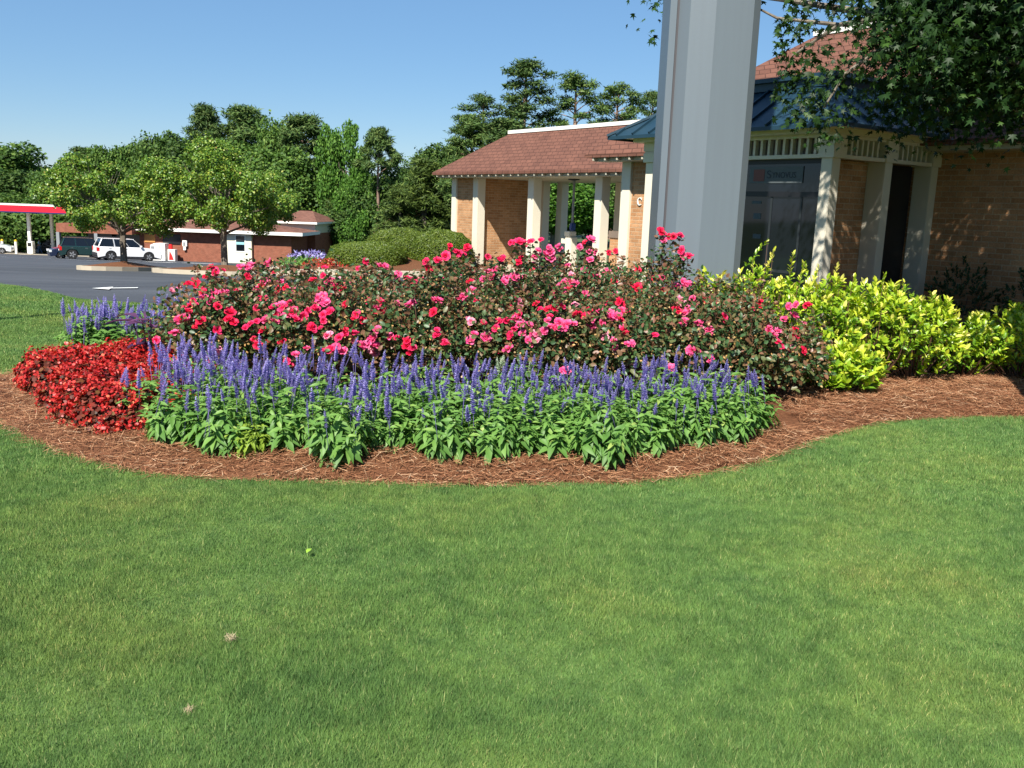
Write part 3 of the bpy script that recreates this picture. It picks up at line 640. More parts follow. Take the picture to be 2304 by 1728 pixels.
# ------------------------------------------------------------ vehicles
def paint(name, col, rough=.25):
    m, nt, p, o = newmat(name); p.inputs['Base Color'].default_value = (*col, 1); p.inputs['Roughness'].default_value = rough
    p.inputs['Coat Weight'].default_value = .6; p.inputs['Coat Roughness'].default_value = .08; return m
TYRE = plain('tyre_rubber', (.015, .015, .016), .85); RIM = plain('alloy_rim', (.42, .42, .43), .35, metal=.6); CHROME = plain('chrome', (.6, .6, .6), .2, metal=1)
LRED, nt_, p_, o_ = newmat('tail_lamp_red'); p_.inputs['Base Color'].default_value = (.55, .01, .01, 1); p_.inputs['Roughness'].default_value = .15
LCLR = plain('headlamp_glass', (.65, .67, .68), .12)
def wheel(par, x, y, r, wd=.22):
    s = 1 if y > 0 else -1
    wh = empty('wheel', (x, y, r)); wh.parent = par
    MB().lathe([(r * .62, -wd / 2), (r * .93, -wd / 2), (r, -wd / 2 + .03), (r, wd / 2 - .03), (r * .93, wd / 2), (r * .62, wd / 2)], 20, axis='y').build('tyre', TYRE, wh)
    m = MB().lathe([(r * .63, wd / 2 - .04), (r * .6, wd / 2 - .01), (r * .2, wd / 2 - .03), (r * .12, wd / 2)], 16, axis='y')
    for k in range(5):
        a = k * 2 * math.pi / 5; c_, s_ = math.cos(a), math.sin(a); q = []
        for u, v in ((.15, -.1), (.58, -.12), (.58, .12), (.15, .1)):
            q.append((r * (u * c_ - v * s_), r * (u * s_ + v * c_)))
        m.add([(x_, wd / 2 - .02, z_) for x_, z_ in q] + [(x_, wd / 2 + .01, z_) for x_, z_ in q], [(0, 1, 2, 3), (7, 6, 5, 4), (0, 4, 5, 1), (1, 5, 6, 2), (2, 6, 7, 3), (3, 7, 4, 0)])
    rm = m.build('rim', RIM, wh, smooth=False)
    if s < 0: rm.scale = (1, -1, 1)
    MB().lathe([(r * .62, -wd / 2 + .05), (r * .62, wd / 2 - .06)], 16, axis='y').build('hub_dark', M['black'], wh)
def car(name, label, loc, head, col, L, W, belt, top, prof, roof, wb, r, lights='suv', rack=False, cladding=None, xr=None):
    """x forward; prof: lower body side outline above sill (front to rear), roof: list of 4 (x,z) glasshouse corners rear-bottom, rear-top, front-top, front-bottom"""
    root = empty(name, loc, head, label, 'car' if 'sedan' in name else 'SUV')
    xf, xb = wb; ga = .24
    def arch(xc):
        R = r * 1.17; return [(xc + R * math.cos(t), max(ga, r + R * math.sin(t))) for t in [math.pi * k / 10 for k in range(11)]]
    pts = [(L / 2 - .05, ga)] + [(x, z) for x, z in arch(xf)] + [(x, z) for x, z in arch(xb)] + [(-L / 2 + .05, ga)] + prof
    m = MB(); n = len(pts); ys = [-W / 2, -W / 2 + .06, W / 2 - .06, W / 2]
    def shrink(x, z, k): return (x, z if z < belt * .75 else z - k)
    V = []
    for y, k in zip(ys, (.05, 0, 0, .05)): V += [(shrink(x, z, k)[0], y, shrink(x, z, k)[1]) for x, z in pts]
    F = [tuple(range(n)), tuple(range(3 * n, 4 * n))[::-1]]
    for s in range(3):
        for i in range(n): j = (i + 1) % n; F.append((s * n + i, s * n + j, (s + 1) * n + j, (s + 1) * n + i))
    m.add(V, F); m.build('body', col, root, .012)
    # glasshouse
    rb, rt_, ft, fb = roof; w0, w1 = W / 2 - .07, W / 2 - .22
    m = MB(); V = []
    for sgn in (-1, 1): V += [(rb[0], sgn * w0, rb[1]), (rt_[0], sgn * w1, rt_[1]), (ft[0], sgn * w1, ft[1]), (fb[0], sgn * w0, fb[1])]
    m.add(V, [(0, 1, 2, 3), (7, 6, 5, 4), (0, 4, 5, 1), (1, 5, 6, 2), (2, 6, 7, 3), (3, 7, 4, 0)]); gl = m.build('windows', M['darkglass'], root)
    m = MB(); m.box(rt_[0] - .08, ft[0] + .05, -w1 - .02, w1 + .02, top - .045, top); rf = m.build('roof', col, root, .018)
    m = MB()
    for sgn in (-1, 1):
        def P_(x, t): return Vector((x, sgn * (w0 + (w1 - w0) * t + .006), belt + (top - .03 - belt) * t))
        for p, q, ww in ((rb, rt_, .05), (fb, ft, .035)): bar(m, (p[0], sgn * (w0 + .004), p[1]), (q[0], sgn * (w1 + .004), q[1] - .02), ww, .02)
        for t in (.36, .68):
            xm = rb[0] + (fb[0] - rb[0]) * t; xt = rt_[0] + (ft[0] - rt_[0]) * t; bar(m, (xm, sgn * (w0 + .004), belt), (xt, sgn * (w1 + .004), top - .03), .045, .012)
    m.build('pillars', col, root)
    for x in (xf, xb):
        for sgn in (-1, 1): wheel(root, x, sgn * (W / 2 - .13), r)
    if cladding: MB().box(-L / 2 - .01, L / 2 + .01, -W / 2 + .03, W / 2 - .03, ga - .04, ga + .12).box(-L / 2 - .05, -L / 2 + .2, -W / 2 + .04, W / 2 - .04, .35, .58).box(L / 2 - .2, L / 2 + .05, -W / 2 + .04, W / 2 - .04, .35, .58).build('bumper_trim', cladding, root, .02)
    for sgn in (-1, 1):
        MB().box(-L / 2 - .012, -L / 2 + .16, sgn * (W / 2 - .2), sgn * (W / 2 + .006), belt - .36, belt - .06).build('tail_light', LRED, root, .01)
        MB().box(L / 2 - .16, L / 2 + .012, sgn * (W / 2 - .32), sgn * (W / 2 + .002), belt - .4, belt - .22).build('headlight', LCLR, root, .01)
        MB().box(fb[0] - .28, fb[0] - .12, sgn * (W / 2 - .02), sgn * (W / 2 + .16), belt + .02, belt + .18).build('mirror', col, root, .02)
        for t in (.2, .55): MB().box(rb[0] + (fb[0] - rb[0]) * t + .1, rb[0] + (fb[0] - rb[0]) * t + .28, sgn * W / 2 - .005, sgn * W / 2 + .018, belt - .16, belt - .12).build('door_handle', CHROME, root)
        if rack: MB().tube([(rt_[0] + .1, sgn * (w1 - .06), top), (rt_[0] + .15, sgn * (w1 - .06), top + .07), (ft[0] - .25, sgn * (w1 - .06), top + .07), (ft[0] - .2, sgn * (w1 - .06), top)], .02).build('roof_rail', M['black'], root)
    MB().box(-L / 2 - .02, -L / 2 - .008, -.26, .26, .62, .74).build('number_plate', M['white'], root)
    return root
def suvprof(L, belt): return [(-L / 2, .45), (-L / 2 + .02, belt - .06), (-L / 2 + .08, belt), (L * .19, belt + .01), (L * .23, belt - .02), (L / 2 - .18, belt - .12), (L / 2 - .03, belt - .3), (L / 2, .45)][::1]
WSUV = paint('white_car_paint', (.78, .78, .78)); GRN = paint('dark_green_car_paint', (.008, .03, .03)); BLU = paint('navy_car_paint', (.01, .018, .05)); BLK = paint('dark_car_paint', (.012, .016, .022)); LTB = paint('pale_car_paint', (.6, .62, .65))
def gp(x, y, dz=0): return (x, y, float(T(x, y)) + dz)
def suv(name, label, x, y, head, col, L=4.8, W=1.83, belt=1.08, top=1.72, r=.37, clad=None, rack=True):
    ro = [(-L / 2 + .1, belt - .02), (-L / 2 + .38, top - .03), (L * .06, top - .03), (L * .21, belt - .02)]
    o = car(name, label, gp(x, y), head, col, L, W, belt, top, suvprof(L, belt), ro, (L * .30, -L * .29), r, rack=rack, cladding=clad)
    gx_ = (float(T(x + math.cos(head), y + math.sin(head))) - float(T(x - math.cos(head), y - math.sin(head)))) / 2
    o.rotation_euler = (0, -math.atan(gx_), head); return o
suv('parked_suv', 'white parked SUV with black roof rails and dark lower trim behind the street tree', -31.0, 73.0, rad(36), WSUV, clad=plain('charcoal_plastic', (.03, .03, .035), .6))
suv('parked_suv', 'dark green parked SUV half hidden behind the white SUV', -34.3, 73.5, rad(30), GRN, L=4.3, W=1.75, belt=1.05, top=1.68, r=.39)
suv('parked_suv', 'small dark SUV far back at the filling station, seen beyond the walking man', -58.5, 114.5, rad(215), BLK, L=4.4)
sp = [(-2.25, .45), (-2.22, .85), (-2.1, .98), (-1.4, 1.0), (1.0, .98), (1.9, .84), (2.2, .66), (2.25, .45)]
car('parked_sedan', 'navy blue parked sedan facing the filling station, nose in front of the green SUV', gp(-35.6, 74.6), rad(214), BLU, 4.5, 1.74, .98, 1.42, sp, [(-1.75, .97), (-1.1, 1.39), (.25, 1.39), (1.05, .96)], (1.4, -1.35), .31)
car('parked_sedan', 'pale car nose cut off by the left picture edge beside the bollards', gp(-53.9, 93.5), rad(20), LTB, 4.5, 1.74, .98, 1.42, sp, [(-1.75, .97), (-1.1, 1.39), (.25, 1.39), (1.05, .96)], (1.4, -1.35), .31)
# ------------------------------------------------------------ walking man
def skin(name, verts, edges, radii, mat, parent=None, sub=1):
    me = bpy.data.meshes.new(name); me.from_pydata(verts, edges, []); o = bpy.data.objects.new(name, me); COL.objects.link(o)
    md = o.modifiers.new('s', 'SKIN'); md.use_smooth_shade = True
    for v, r in zip(me.skin_vertices[0].data, radii): v.radius = r if hasattr(r, '__len__') else (r, r)
    me.skin_vertices[0].data[0].use_root = True
    if sub: o.modifiers.new('u', 'SUBSURF').levels = sub; o.modifiers['u'].render_levels = sub
    bpy.context.view_layer.update(); m2 = bpy.data.meshes.new_from_object(o.evaluated_get(bpy.context.evaluated_depsgraph_get()))
    bpy.data.objects.remove(o); m2.materials.clear(); q = link(name, m2, mat, parent); return q
man = empty('person', gp(-56.7, 109.0), rad(-80), 'man in light blue shirt and jeans walking away across the forecourt', 'person')
SK = plain('skin', (.42, .22, .14), .6); SH = plain('light_blue_shirt', (.35, .55, .68), .8); JN = plain('blue_jeans', (.10, .16, .26), .85); HR = plain('dark_hair', (.03, .02, .015), .7)
bv = [(0, 0, .95), (0, 0, 1.18), (0, .02, 1.42), (0, .01, 1.50), (0, -.01, 1.60), (0, -.01, 1.72),
      (.20, .0, 1.40), (.27, -.02, 1.15), (.25, -.14, .95), (.245, -.20, .86), (-.20, 0, 1.40), (-.28, .05, 1.14), (-.27, .02, .9), (-.26, .0, .80),
      (.10, 0, .88), (.11, -.10, .50), (.12, -.12, .09), (.12, -.26, .03), (-.10, 0, .88), (-.11, .08, .50), (-.11, .26, .12), (-.11, .15, .03)]
be = [(0, 1), (1, 2), (2, 3), (3, 4), (4, 5), (2, 6), (6, 7), (7, 8), (8, 9), (2, 10), (10, 11), (11, 12), (12, 13), (0, 14), (14, 15), (15, 16), (16, 17), (0, 18), (18, 19), (19, 20), (20, 21)]
br = [(.15, .11), (.14, .10), (.15, .10), .06, .09, .075, .06, .045, .035, .03, .06, .045, .035, .03, .09, .06, .04, .035, .09, .06, .04, .035]
skin('body', bv, be, br, SK, man)
skin('shirt', [bv[0], bv[1], bv[2], bv[6], bv[7], bv[10], bv[11]], [(0, 1), (1, 2), (2, 3), (3, 4), (2, 5), (5, 6)], [(.175, .13), (.165, .12), (.175, .12), .085, .07, .085, .07], SH, man)
skin('jeans', [bv[0], bv[14], bv[15], bv[16], bv[18], bv[19], bv[20]], [(0, 1), (1, 2), (2, 3), (0, 4), (4, 5), (5, 6)], [(.165, .125), .105, .08, .062, .105, .08, .062], JN, man)
MB().lathe([(.02, .0), (.09, .02), (.098, .09), (.06, .145), (.01, .16)], 12, (0, .01, 1.62)).build('hair', HR, man, smooth=True)
# ------------------------------------------------------------ trees
def blob_leaves(blobs, per, kind, L, W, r, up=.35, shell=.55, flat=1.0, sizevar=.5):
    """blobs: (cx,cy,cz,rx,rz); leaves near each blob's surface and through its volume"""
    Ps, Ns = [], []
    for cx, cy, cz, rx, rz in blobs:
        n = int(per * rx * rx)
        d = rdir(n, r); t = shell + (1 - shell) * r.rand(n, 1) ** .6
        lump = 1 + .22 * np.sin(d[:, 0:1] * 5 + cx * 7) * np.sin(d[:, 1:2] * 6 + cz * 5) + .12 * r.normal(size=(n, 1))
        Ps.append(np.array([cx, cy, cz]) + d * t * lump * np.array([rx, rx, rz])); Ns.append(norm(d * np.array([1, 1, rx / rz]) * .8 + r.normal(size=(n, 3)) * .55 + np.array([0, 0, up])))
    P_ = np.concatenate(Ps); N = np.concatenate(Ns); n = len(P_)
    D = norm(np.cross(N, rdir(n, r)) + N * .25)
    sc_ = 1 + sizevar * (r.rand(n) - .5)
    return leaves(kind, P_, D, N, L * sc_, W * sc_, r.rand(n))
def limbs(mb, base, tips, r0, r):
    for t in tips:
        b = Vector(base[0]) + (Vector(base[1]) - Vector(base[0])) * r.uniform(.45, 1.0); t = Vector(t); m1 = b.lerp(t, .5) + Vector((r.normal() * .05, r.normal() * .05, .06)) * (t - b).length
        mb.tube([b, m1, t], [r0, r0 * .6, r0 * .2], 5)
TREES = {}
def tree_data(key, fn):
    if key not in TREES: TREES[key] = fn()
    return TREES[key]
def mk_dec(seed, h, w_, leaf=.30, per=420, trunk=.25, base=.25, kind='diamond', nb=26, irr=1.0):
    r = np.random.RandomState(seed); bl = []
    for i in range(nb):
        z = base + (1 - base) * (i + .5) / nb * .92; prof = math.sin(min(1, (z - base) / (1 - base) + .18) * math.pi * .86) ** .7
        a = r.rand() * 6.28; q = r.rand() ** .5 * .62 * prof
        if irr < 1: q *= 1.35; prof = min(1, prof * 1.25)
        if irr < 1 and r.rand() < .2: continue
        rr = ((.17 + .12 * r.rand()) * prof + .05) * irr
        bl.append((math.cos(a) * q * w_ / 2 * 1.25, math.sin(a) * q * w_ / 2 * 1.25, z * h, rr * w_ * .9, rr * w_ * .75))
    me = npmesh('crown', *blob_leaves(bl, per, kind, leaf, leaf * .75, r))
    mb = MB(); mb.tube([(0, 0, -.5), (.05, .03, h * .3), (-.05, .02, h * .75)], [trunk * 1.3, trunk, trunk * .3], 8)
    limbs(mb, ((0, 0, h * .15), (0, 0, h * .7)), [b[:3] for b in bl[::2]], trunk * .35, r)
    return me, mb
def mk_pine(seed, h, w_, base=.45, per=260, trunk=.22, nb=30, leaf=.38, flat=.62, open_=1.0):
    r = np.random.RandomState(seed); bl = []; tips = []
    for i in range(nb):
        z = base + (1 - base) * ((i + r.rand() * .8) / nb); t_ = (z - base) / (1 - base); prof = (1.06 - t_) ** .6 * (1 if open_ == 1 else .55 + .45 * math.sin(min(1, t_ * 1.5 + .2) * 3.14 * .6))
        a = i * 2.4 + r.rand(); q = (.35 + .65 * r.rand()) * prof * w_ / 2
        rr = w_ * (.085 + .07 * r.rand()) * open_
        bl.append((math.cos(a) * q, math.sin(a) * q, z * h, rr, rr * flat)); tips.append((math.cos(a) * q, math.sin(a) * q, z * h - .1))
    bl.append((0, 0, h * .97, w_ * .1, w_ * .09))
    V, F, R = blob_leaves(bl, per * 2.2, 'needle', leaf * .95, leaf * .30, r, up=.5, shell=.1)
    me = npmesh('crown', V, F, R)
    mb = MB(); mb.tube([(0, 0, -.5), (.1, .05, h * .5), (0, 0, h * .96)], [trunk * 1.2, trunk * .8, trunk * .2], 8)
    for t in tips:
        b = Vector((0, 0, t[2] - .06 * h * r.rand() - .2)); t = Vector(t); mb.tube([b, b.lerp(t, .5) + Vector((0, 0, .1)), t], [trunk * .25, trunk * .16, trunk * .06], 5)
    return me, mb
def mk_cedar(seed, h, w_, per=520):
    r = np.random.RandomState(seed); bl = []
    for i in range(46):
        z = .03 + .9 * (i + r.rand()) / 46; prof = (1 - z) ** .55; a = r.rand() * 6.28; q = (.3 + .5 * r.rand()) * prof * w_ / 2; rr = w_ * (.09 + .07 * r.rand()) * (.5 + prof * .6)
        bl.append((math.cos(a) * q, math.sin(a) * q, z * h, rr, rr * .7))
    me = npmesh('crown', *blob_leaves(bl, per, 'needle', .42, .10, r, up=.15, shell=.4))
    mb = MB(); mb.tube([(0, 0, -.5), (0, 0, h * .97)], [.25, .03], 7); return me, mb
GEN = {}
def gen(kind):
    if kind in GEN: return GEN[kind]
    k, i = kind[:-1], int(kind[-1])
    me, mb = {'dec': lambda: mk_dec(10 + i, 10, 8.5), 'loose': lambda: mk_dec(70 + i, 10, 8.5, per=520, nb=40, irr=.62, base=.12), 'pine': lambda: mk_pine(20 + i, 12, 6.2, .3, 300, .22, 38), 'tallpine': lambda: mk_pine(30 + i, 12, 6.5, .38, 260, .2, 34, .30, .45, .80), 'cedar': lambda: mk_cedar(40 + i, 8, 6),
              'roundpine': lambda: mk_pine(50 + i, 12, 4.6, .72, 420, .17, 24)}[k]()
    t = MB(); t.V = mb.V; t.F = mb.F
    tm = bpy.data.meshes.new('trunk'); tm.from_pydata(mb.V, [], mb.F); tm.update()
    GEN[kind] = (me, tm); return GEN[kind]
CROWNMAT = {'loose': 'oak', 'dec': 'oak', 'pine': 'pine', 'tallpine': 'pine', 'cedar': 'cedar', 'roundpine': 'pine'}
def px2x(px, Y): return (px - 1152) / 2050 * Y * 1.0
H0 = {'loose': 10, 'dec': 10, 'pine': 12, 'tallpine': 12, 'cedar': 8, 'roundpine': 12}
TCNT = {}
def far_tree(kind, px, pxw, topy, Y, label, rz=0, mat=None, name=None, grp='trees along the skyline'):
    """px/topy pick the bearing and height of the real tree; Y is its distance"""
    k = kind[:-1]; me, tm = gen(kind); yh = 465 + .035 * (px - 1152)
    x = (px - 1152 - .035 * 0) / 2050 * Y * 1.02 + 0.035 * (topy - yh) / 2050 * Y * 0
    x += Y * .035 * (yh + 0 - 864) / 2050 * -1 * 0
    # undo camera roll: bearing of a point at the horizon
    d = cam.matrix_world.to_3x3() @ Vector(((px + .035 * (yh - (topy + yh) / 2) * 0 - 1152) / 2050, -(((topy + yh) / 2) - 864) / 2050, -1)); x = d.x / d.y * Y
    dt = cam.matrix_world.to_3x3() @ Vector(((px - 1152) / 2050, -(topy - 864) / 2050, -1)); ztop = CAMH + dt.z / dt.y * Y
    pxw = pxw * {'loose': 1.45, 'dec': 1.5, 'pine': 1.75, 'tallpine': 1.75, 'cedar': 1.25, 'roundpine': 1.1}[k]; zg = float(T(x, Y)); h = ztop - zg; s = h / H0[k]; wd = pxw / 2050 * Y
    base_w = {'loose': 8.5, 'dec': 8.5, 'pine': 6.2, 'tallpine': 6.5, 'cedar': 6, 'roundpine': 4.6}[k] * 1.0; sw = wd / base_w
    root = empty(name or {'dec': 'oak_tree', 'loose': 'leafy_tree', 'cedar': 'cedar_tree'}.get(k, 'pine_tree'), (x, Y, zg), rz, label, 'tree', grp)
    root.scale = (sw, sw, s / 1.0)
    c = link('crown', me, None, root); t = link('trunk', tm, None, root)
    mm = M[mat or CROWNMAT[k]]
    if not me.materials: me.materials.append(None)
    if not tm.materials: tm.materials.append(None)
    c.material_slots[0].link = 'OBJECT'; c.material_slots[0].material = mm
    t.material_slots[0].link = 'OBJECT'; t.material_slots[0].material = M['pinebark'] if 'pine' in k else M['bark']
    return root
FT = [
 ('dec0', -10, 170, 330, 135, 'tall shaded tree rising at the left edge behind the filling station'), ('dec1', 70, 130, 388, 128, 'lower dark tree right of the left edge tree, above the red canopy'),
 ('dec2', 30, 150, 440, 122, 'broad dark tree directly behind the red canopy'), ('dec3', 130, 120, 430, 125, 'dark bushy tree behind the walking man'),
 ('dec0', 155, 110, 372, 122, 'rounded tree at the low point of the skyline on the left'), ('pine0', 190, 90, 336, 125, 'feathery pine standing left of the street trees'),
 ('dec1', 245, 100, 334, 120, 'rounded dark tree right of the feathery left pine'), ('dec2', 310, 110, 330, 122, 'rounded dark tree behind the first street tree'), ('dec3', 370, 110, 305, 118, 'dark tree peeking over the second street tree'),
 ('pine1', 465, 95, 240, 112, 'pointed pine, tallest left of the bushy group'), ('dec0', 420, 130, 330, 110, 'dark tree below the pointed pine'),
 ('pine2', 550, 120, 242, 112, 'broad pine right of the pointed pine'), ('dec1', 520, 150, 320, 108, 'dark tree below the broad pine'), ('dec2', 610, 100, 276, 110, 'dark tree right of the broad pine'),
 ('pine3', 680, 110, 264, 108, 'dense dark pine left of the bright green tree'), ('dec3', 640, 150, 340, 104, 'dark tree above the shop roof'),
 ('cedar0', 610, 170, 380, 104, 'dark cedar filling the gap above the shop roof'), ('cedar1', 720, 150, 400, 105, 'dark cedar right of the shop'), ('dec0', 800, 110, 440, 99, 'dark tree below the bright green tree, right of the shop'),
 ('roundpine0', 850, 98, 292, 95, 'round topped pine with a long bare trunk'), ('dec2', 890, 120, 380, 98, 'dark tree right of the bare trunk'),
 ('cedar0', 955, 170, 350, 62, 'broad olive green cedar behind the clipped hedges'), ('cedar1', 900, 130, 420, 60, 'lower cedar left of the broad olive cedar'), ('dec1', 1005, 110, 328, 66, 'bushy tree left of the drive-through roof'),
 ('tallpine0', 1180, 165, 138, 60, 'tallest open crowned pine behind the drive-through roof'), ('tallpine1', 1085, 120, 215, 60, 'pine left of the tallest one with drooping side'), ('tallpine2', 1290, 130, 172, 60, 'second pine behind the roof ridge'),
 ('tallpine3', 1385, 120, 190, 62, 'third pine behind the roof ridge'), ('tallpine0', 1462, 85, 208, 64, 'small pine beside the sign pylon'), ('pine2', 1135, 120, 270, 56, 'low pine just above the left end of the white ridge'), ('pine0', 1060, 90, 262, 58, 'dense low pine at the left of the pines behind the drive-through'),
]
for i, (k, px, pw, ty, Y, lb) in enumerate(FT): far_tree(k, px, pw, ty, Y, lb, i * 1.7)
far_tree('cedar1', 775, 120, 415, 98, 'dark cedar in front of the bright green tree', 2.0); far_tree('loose0', 762, 85, 268, 101, 'tall bright green leafy tree among the dark ones', .4, 'bright', grp='bright green trees'); far_tree('loose1', 812, 70, 372, 97, 'lower bright green leafy tree beside the round pine trunk', 2.2, 'bright', grp='bright green trees')
for px, Y, ty, lb, k in ((1250, 48, 405, 'bright bushy tree seen through the drive-through between columns', 'dec0'), (1335, 50, 400, 'leafy tree seen through the right drive-through opening', 'dec2')):
    far_tree(k, px, 150, ty - 20, Y, lb, 1, 'bright' if k == 'dec0' else 'oak', grp='trees behind the drive-through')
far_tree('dec3', 1420, 170, 330, 52, 'leafy tree hidden behind the bank roof', 2, 'oak', grp='trees behind the drive-through')
# dark woodland mass low behind the filling station and the shop
r = np.random.RandomState(5); bl = []
for i in range(150):
    x = -85 + 80 * i / 150 + r.normal() * 1.5; y = 124 - .12 * (x + 85) * 2 + r.normal() * 2; bl.append((x, y, float(T(x, y)) + 1.5 + 3.5 * r.rand(), 2.6, 2.2))
tag(link('undergrowth', npmesh('undergrowth', *blob_leaves(bl, 110, 'diamond', .5, .4, r)), M['oak']), 'dark green undergrowth below the far trees', 'undergrowth', kind='stuff')
# two street trees on the mulched islands
def street_tree(loc, seed, h, w_, label, trunkh, lean=0):
    r = np.random.RandomState(seed); root = empty('street_tree', loc, 0, label, 'tree', 'street trees on mulched islands'); bl = []
    nb = 64
    for i in range(nb):
        t = (i + .5) / nb; z = trunkh + (h - trunkh) * t; prof = (math.sin(min(1, t * .88 + .16) * math.pi)) ** .65
        a = i * 2.4 + r.rand() * .5; q = (.35 + .62 * r.rand()) * prof * w_ / 2
        if r.rand() < (.45 if t > .62 else .12): continue
        rr = w_ * (.042 + .05 * r.rand()); bl.append((math.cos(a) * q + lean * t, math.sin(a) * q, z, rr, rr * .8))
    V, F, R = blob_leaves(bl, 3000, 'leaf', .105, .08, r, up=.6, shell=.5)
    link('crown', npmesh('crown', V, F, R), M['pear'], root)
    mb = MB(); mb.tube([(0, 0, -.2), (.02, 0, .25), (.0, .02, trunkh * .7), (.05, 0, trunkh * 1.1)], [.24, .15, .13, .12], 9)
    for b in bl[::2]:
        t = Vector(b[:3]); s0 = Vector((0, 0, trunkh * r.uniform(.75, 1.15))); mb.tube([s0, s0.lerp(t, .5) + Vector((0, 0, .12)), t], [.055, .035, .012], 5)
    for k in range(26):    # bare twigs in the thin top
        a = r.rand() * 6.28; q = r.rand() * w_ * .2; t0 = Vector((math.cos(a) * q * .5 + lean * .6, math.sin(a) * q * .5, h * .62)); mb.tube([t0, t0 + Vector((math.cos(a) * q * .8, math.sin(a) * q * .8, h * r.uniform(.2, .36)))], [.02, .005], 4)
    mb.build('trunk', M['bark'], root)
street_tree(gp(-17.15, 40.0, .1), 3, 4.6, 6.8, 'street tree with yellowing thin crown in front of the white SUV', 1.7, -1.5)
street_tree(gp(-12.75, 40.0, .1), 4, 5.35, 7.4, 'wider street tree with dark trunk in front of the brick shop', 2.0, -.3)
# ------------------------------------------------------------ shade tree whose limbs hang in from the right
r = np.random.RandomState(11)
mt = empty('maple_tree', (4.35, 6.95, 0), 0, 'large shade tree with dark lobed leaves and low limbs hanging in from the upper right', 'tree')
o0 = Vector(mt.location)
mb = MB(); mb.tube([(0, 0, -.2), (.02, .02, .4), (.1, .1, 1.8), (.25, .3, 3.4), (.4, .4, 6)], [.26, .17, .15, .13, .06], 10)
def limb(pts, r0, r1): mb.tube([Vector(p) - o0 for p in pts], list(np.linspace(r0, r1, len(pts))), 7)
LB = [[(4.7, 7.2, 2.6), (4.35, 8.2, 3.05), (3.75, 8.6, 3.25), (3.3, 8.8, 3.42), (2.9, 8.9, 3.35), (2.55, 9.1, 3.1)], [(3.75, 8.6, 3.25), (3.2, 8.7, 3.1), (2.95, 8.75, 2.9), (2.8, 8.8, 2.6)],
      [(4.7, 7.2, 2.4), (4.3, 7.7, 2.75), (3.9, 8.0, 3.0), (3.4, 8.2, 3.5)], [(4.6, 7.2, 2.0), (4.5, 8.0, 2.35), (4.3, 8.6, 2.75), (4.1, 9.2, 3.0)], [(3.3, 8.8, 3.42), (2.6, 9.8, 3.75), (2.0, 10.2, 3.9), (1.3, 10.2, 3.95)],
      [(2.9, 8.9, 3.35), (2.4, 9.2, 3.45), (2.2, 9.4, 3.6)]]
for k, l in enumerate(LB): limb(l, (.075, .03, .05, .06, .035, .02)[k], .008)
for k in range(14):
    a = r.rand() * 6.28; s0 = Vector((.3, .35, r.uniform(3, 5))) + o0; e = s0 + Vector((math.cos(a) * 2.4, math.sin(a) * 2.2, r.uniform(.3, 2.2))); limb([s0, s0.lerp(e, .5) + Vector((0, 0, .2)), e], .05, .01)
mb.build('trunk', M['bark'], mt)
Pl = []
def cl(n, x, y, z, s, sz=None): Pl.append(np.array([x, y, z]) + r.normal(size=(n, 3)) * np.array([s, s, sz or s * .75]))
# hanging sprays (positions on real branches)
for n, x, y, z, s in tuple((int(q[0] * 1.05),) + q[1:] for q in ((90, 2.6, 9.15, 3.35, .20), (110, 2.62, 9.0, 3.0, .18), (80, 2.75, 9.0, 2.78, .15), (80, 2.9, 8.9, 2.62, .16), (60, 2.62, 8.9, 2.55, .11), (40, 2.85, 8.85, 2.40, .09), (60, 2.5, 9.3, 2.9, .12), (50, 2.45, 9.0, 3.3, .12),
    (120, 2.75, 9.1, 3.7, .2), (110, 3.1, 9.0, 3.75, .2), (40, 3.35, 8.7, 3.15, .12), (30, 2.95, 8.8, 2.95, .1), (100, 3.5, 8.8, 3.75, .22),
    (34, 1.35, 10.3, 3.86, .16), (34, 1.5, 10.2, 3.70, .11), (10, 1.38, 10.2, 3.40, .05), (50, 2.3, 9.5, 3.75, .2), (60, 2.6, 9.5, 3.8, .2))): cl(n, x, y, z, s)
for i in range(170):    # dense low right part
    x = r.uniform(3.2, 5.6); y = r.uniform(7.6, 9.8); z = 2.55 + .35 * abs(x - 4.3) + r.rand() * 1.6
    if x / y < .385: continue
    cl(190, x, y, z, .24)
for i in range(700):   # main crown above the frame
    d = rdir(1, r)[0]; q = (.45 + .55 * r.rand()); x, y, z = 6.0 + d[0] * 3.3 * q, 9.0 + d[1] * 2.6 * q, 5.5 + d[2] * 2.2 * q
    if z < 2.2 + .19 * y: continue
    cl(120, x, y, z, .34)
for i in range(100):   # unseen near-side clusters added above the frame to shade the low limbs
    y = r.uniform(6.9, 8.8); cl(110, r.uniform(3.3, 5.4), y, r.uniform(4.1, 6.4), .34)
for i in range(85): cl(110, r.uniform(3.1, 4.9), r.uniform(5.9, 7.4), r.uniform(5.0, 6.4), .33)  # further unseen clusters, added to keep sun off the hanging leaves
for i in range(70): cl(120, r.uniform(5.4, 8.6), r.uniform(7.4, 10), r.uniform(4.2, 5.6), .36)  # clusters added out of view to shade the bay and brick wall
P_ = np.concatenate(Pl); P_ = P_[(P_[:, 0] / P_[:, 1] > .262) | (P_[:, 0] / P_[:, 1] < .165) | (P_[:, 1] > 9.9)]; P_ = P_ - np.array(o0); n = len(P_)
N = norm(r.normal(size=(n, 3)) * .6 + np.array([-.1, -.3, .7])); D = norm(np.cross(N, rdir(n, r)) + np.array([0, 0, -.45]))
s = .052 + .036 * r.rand(n)
link('crown', npmesh('crown', *leaves('star', P_, D, N, s, s, r.rand(n))), M['maple'], mt)
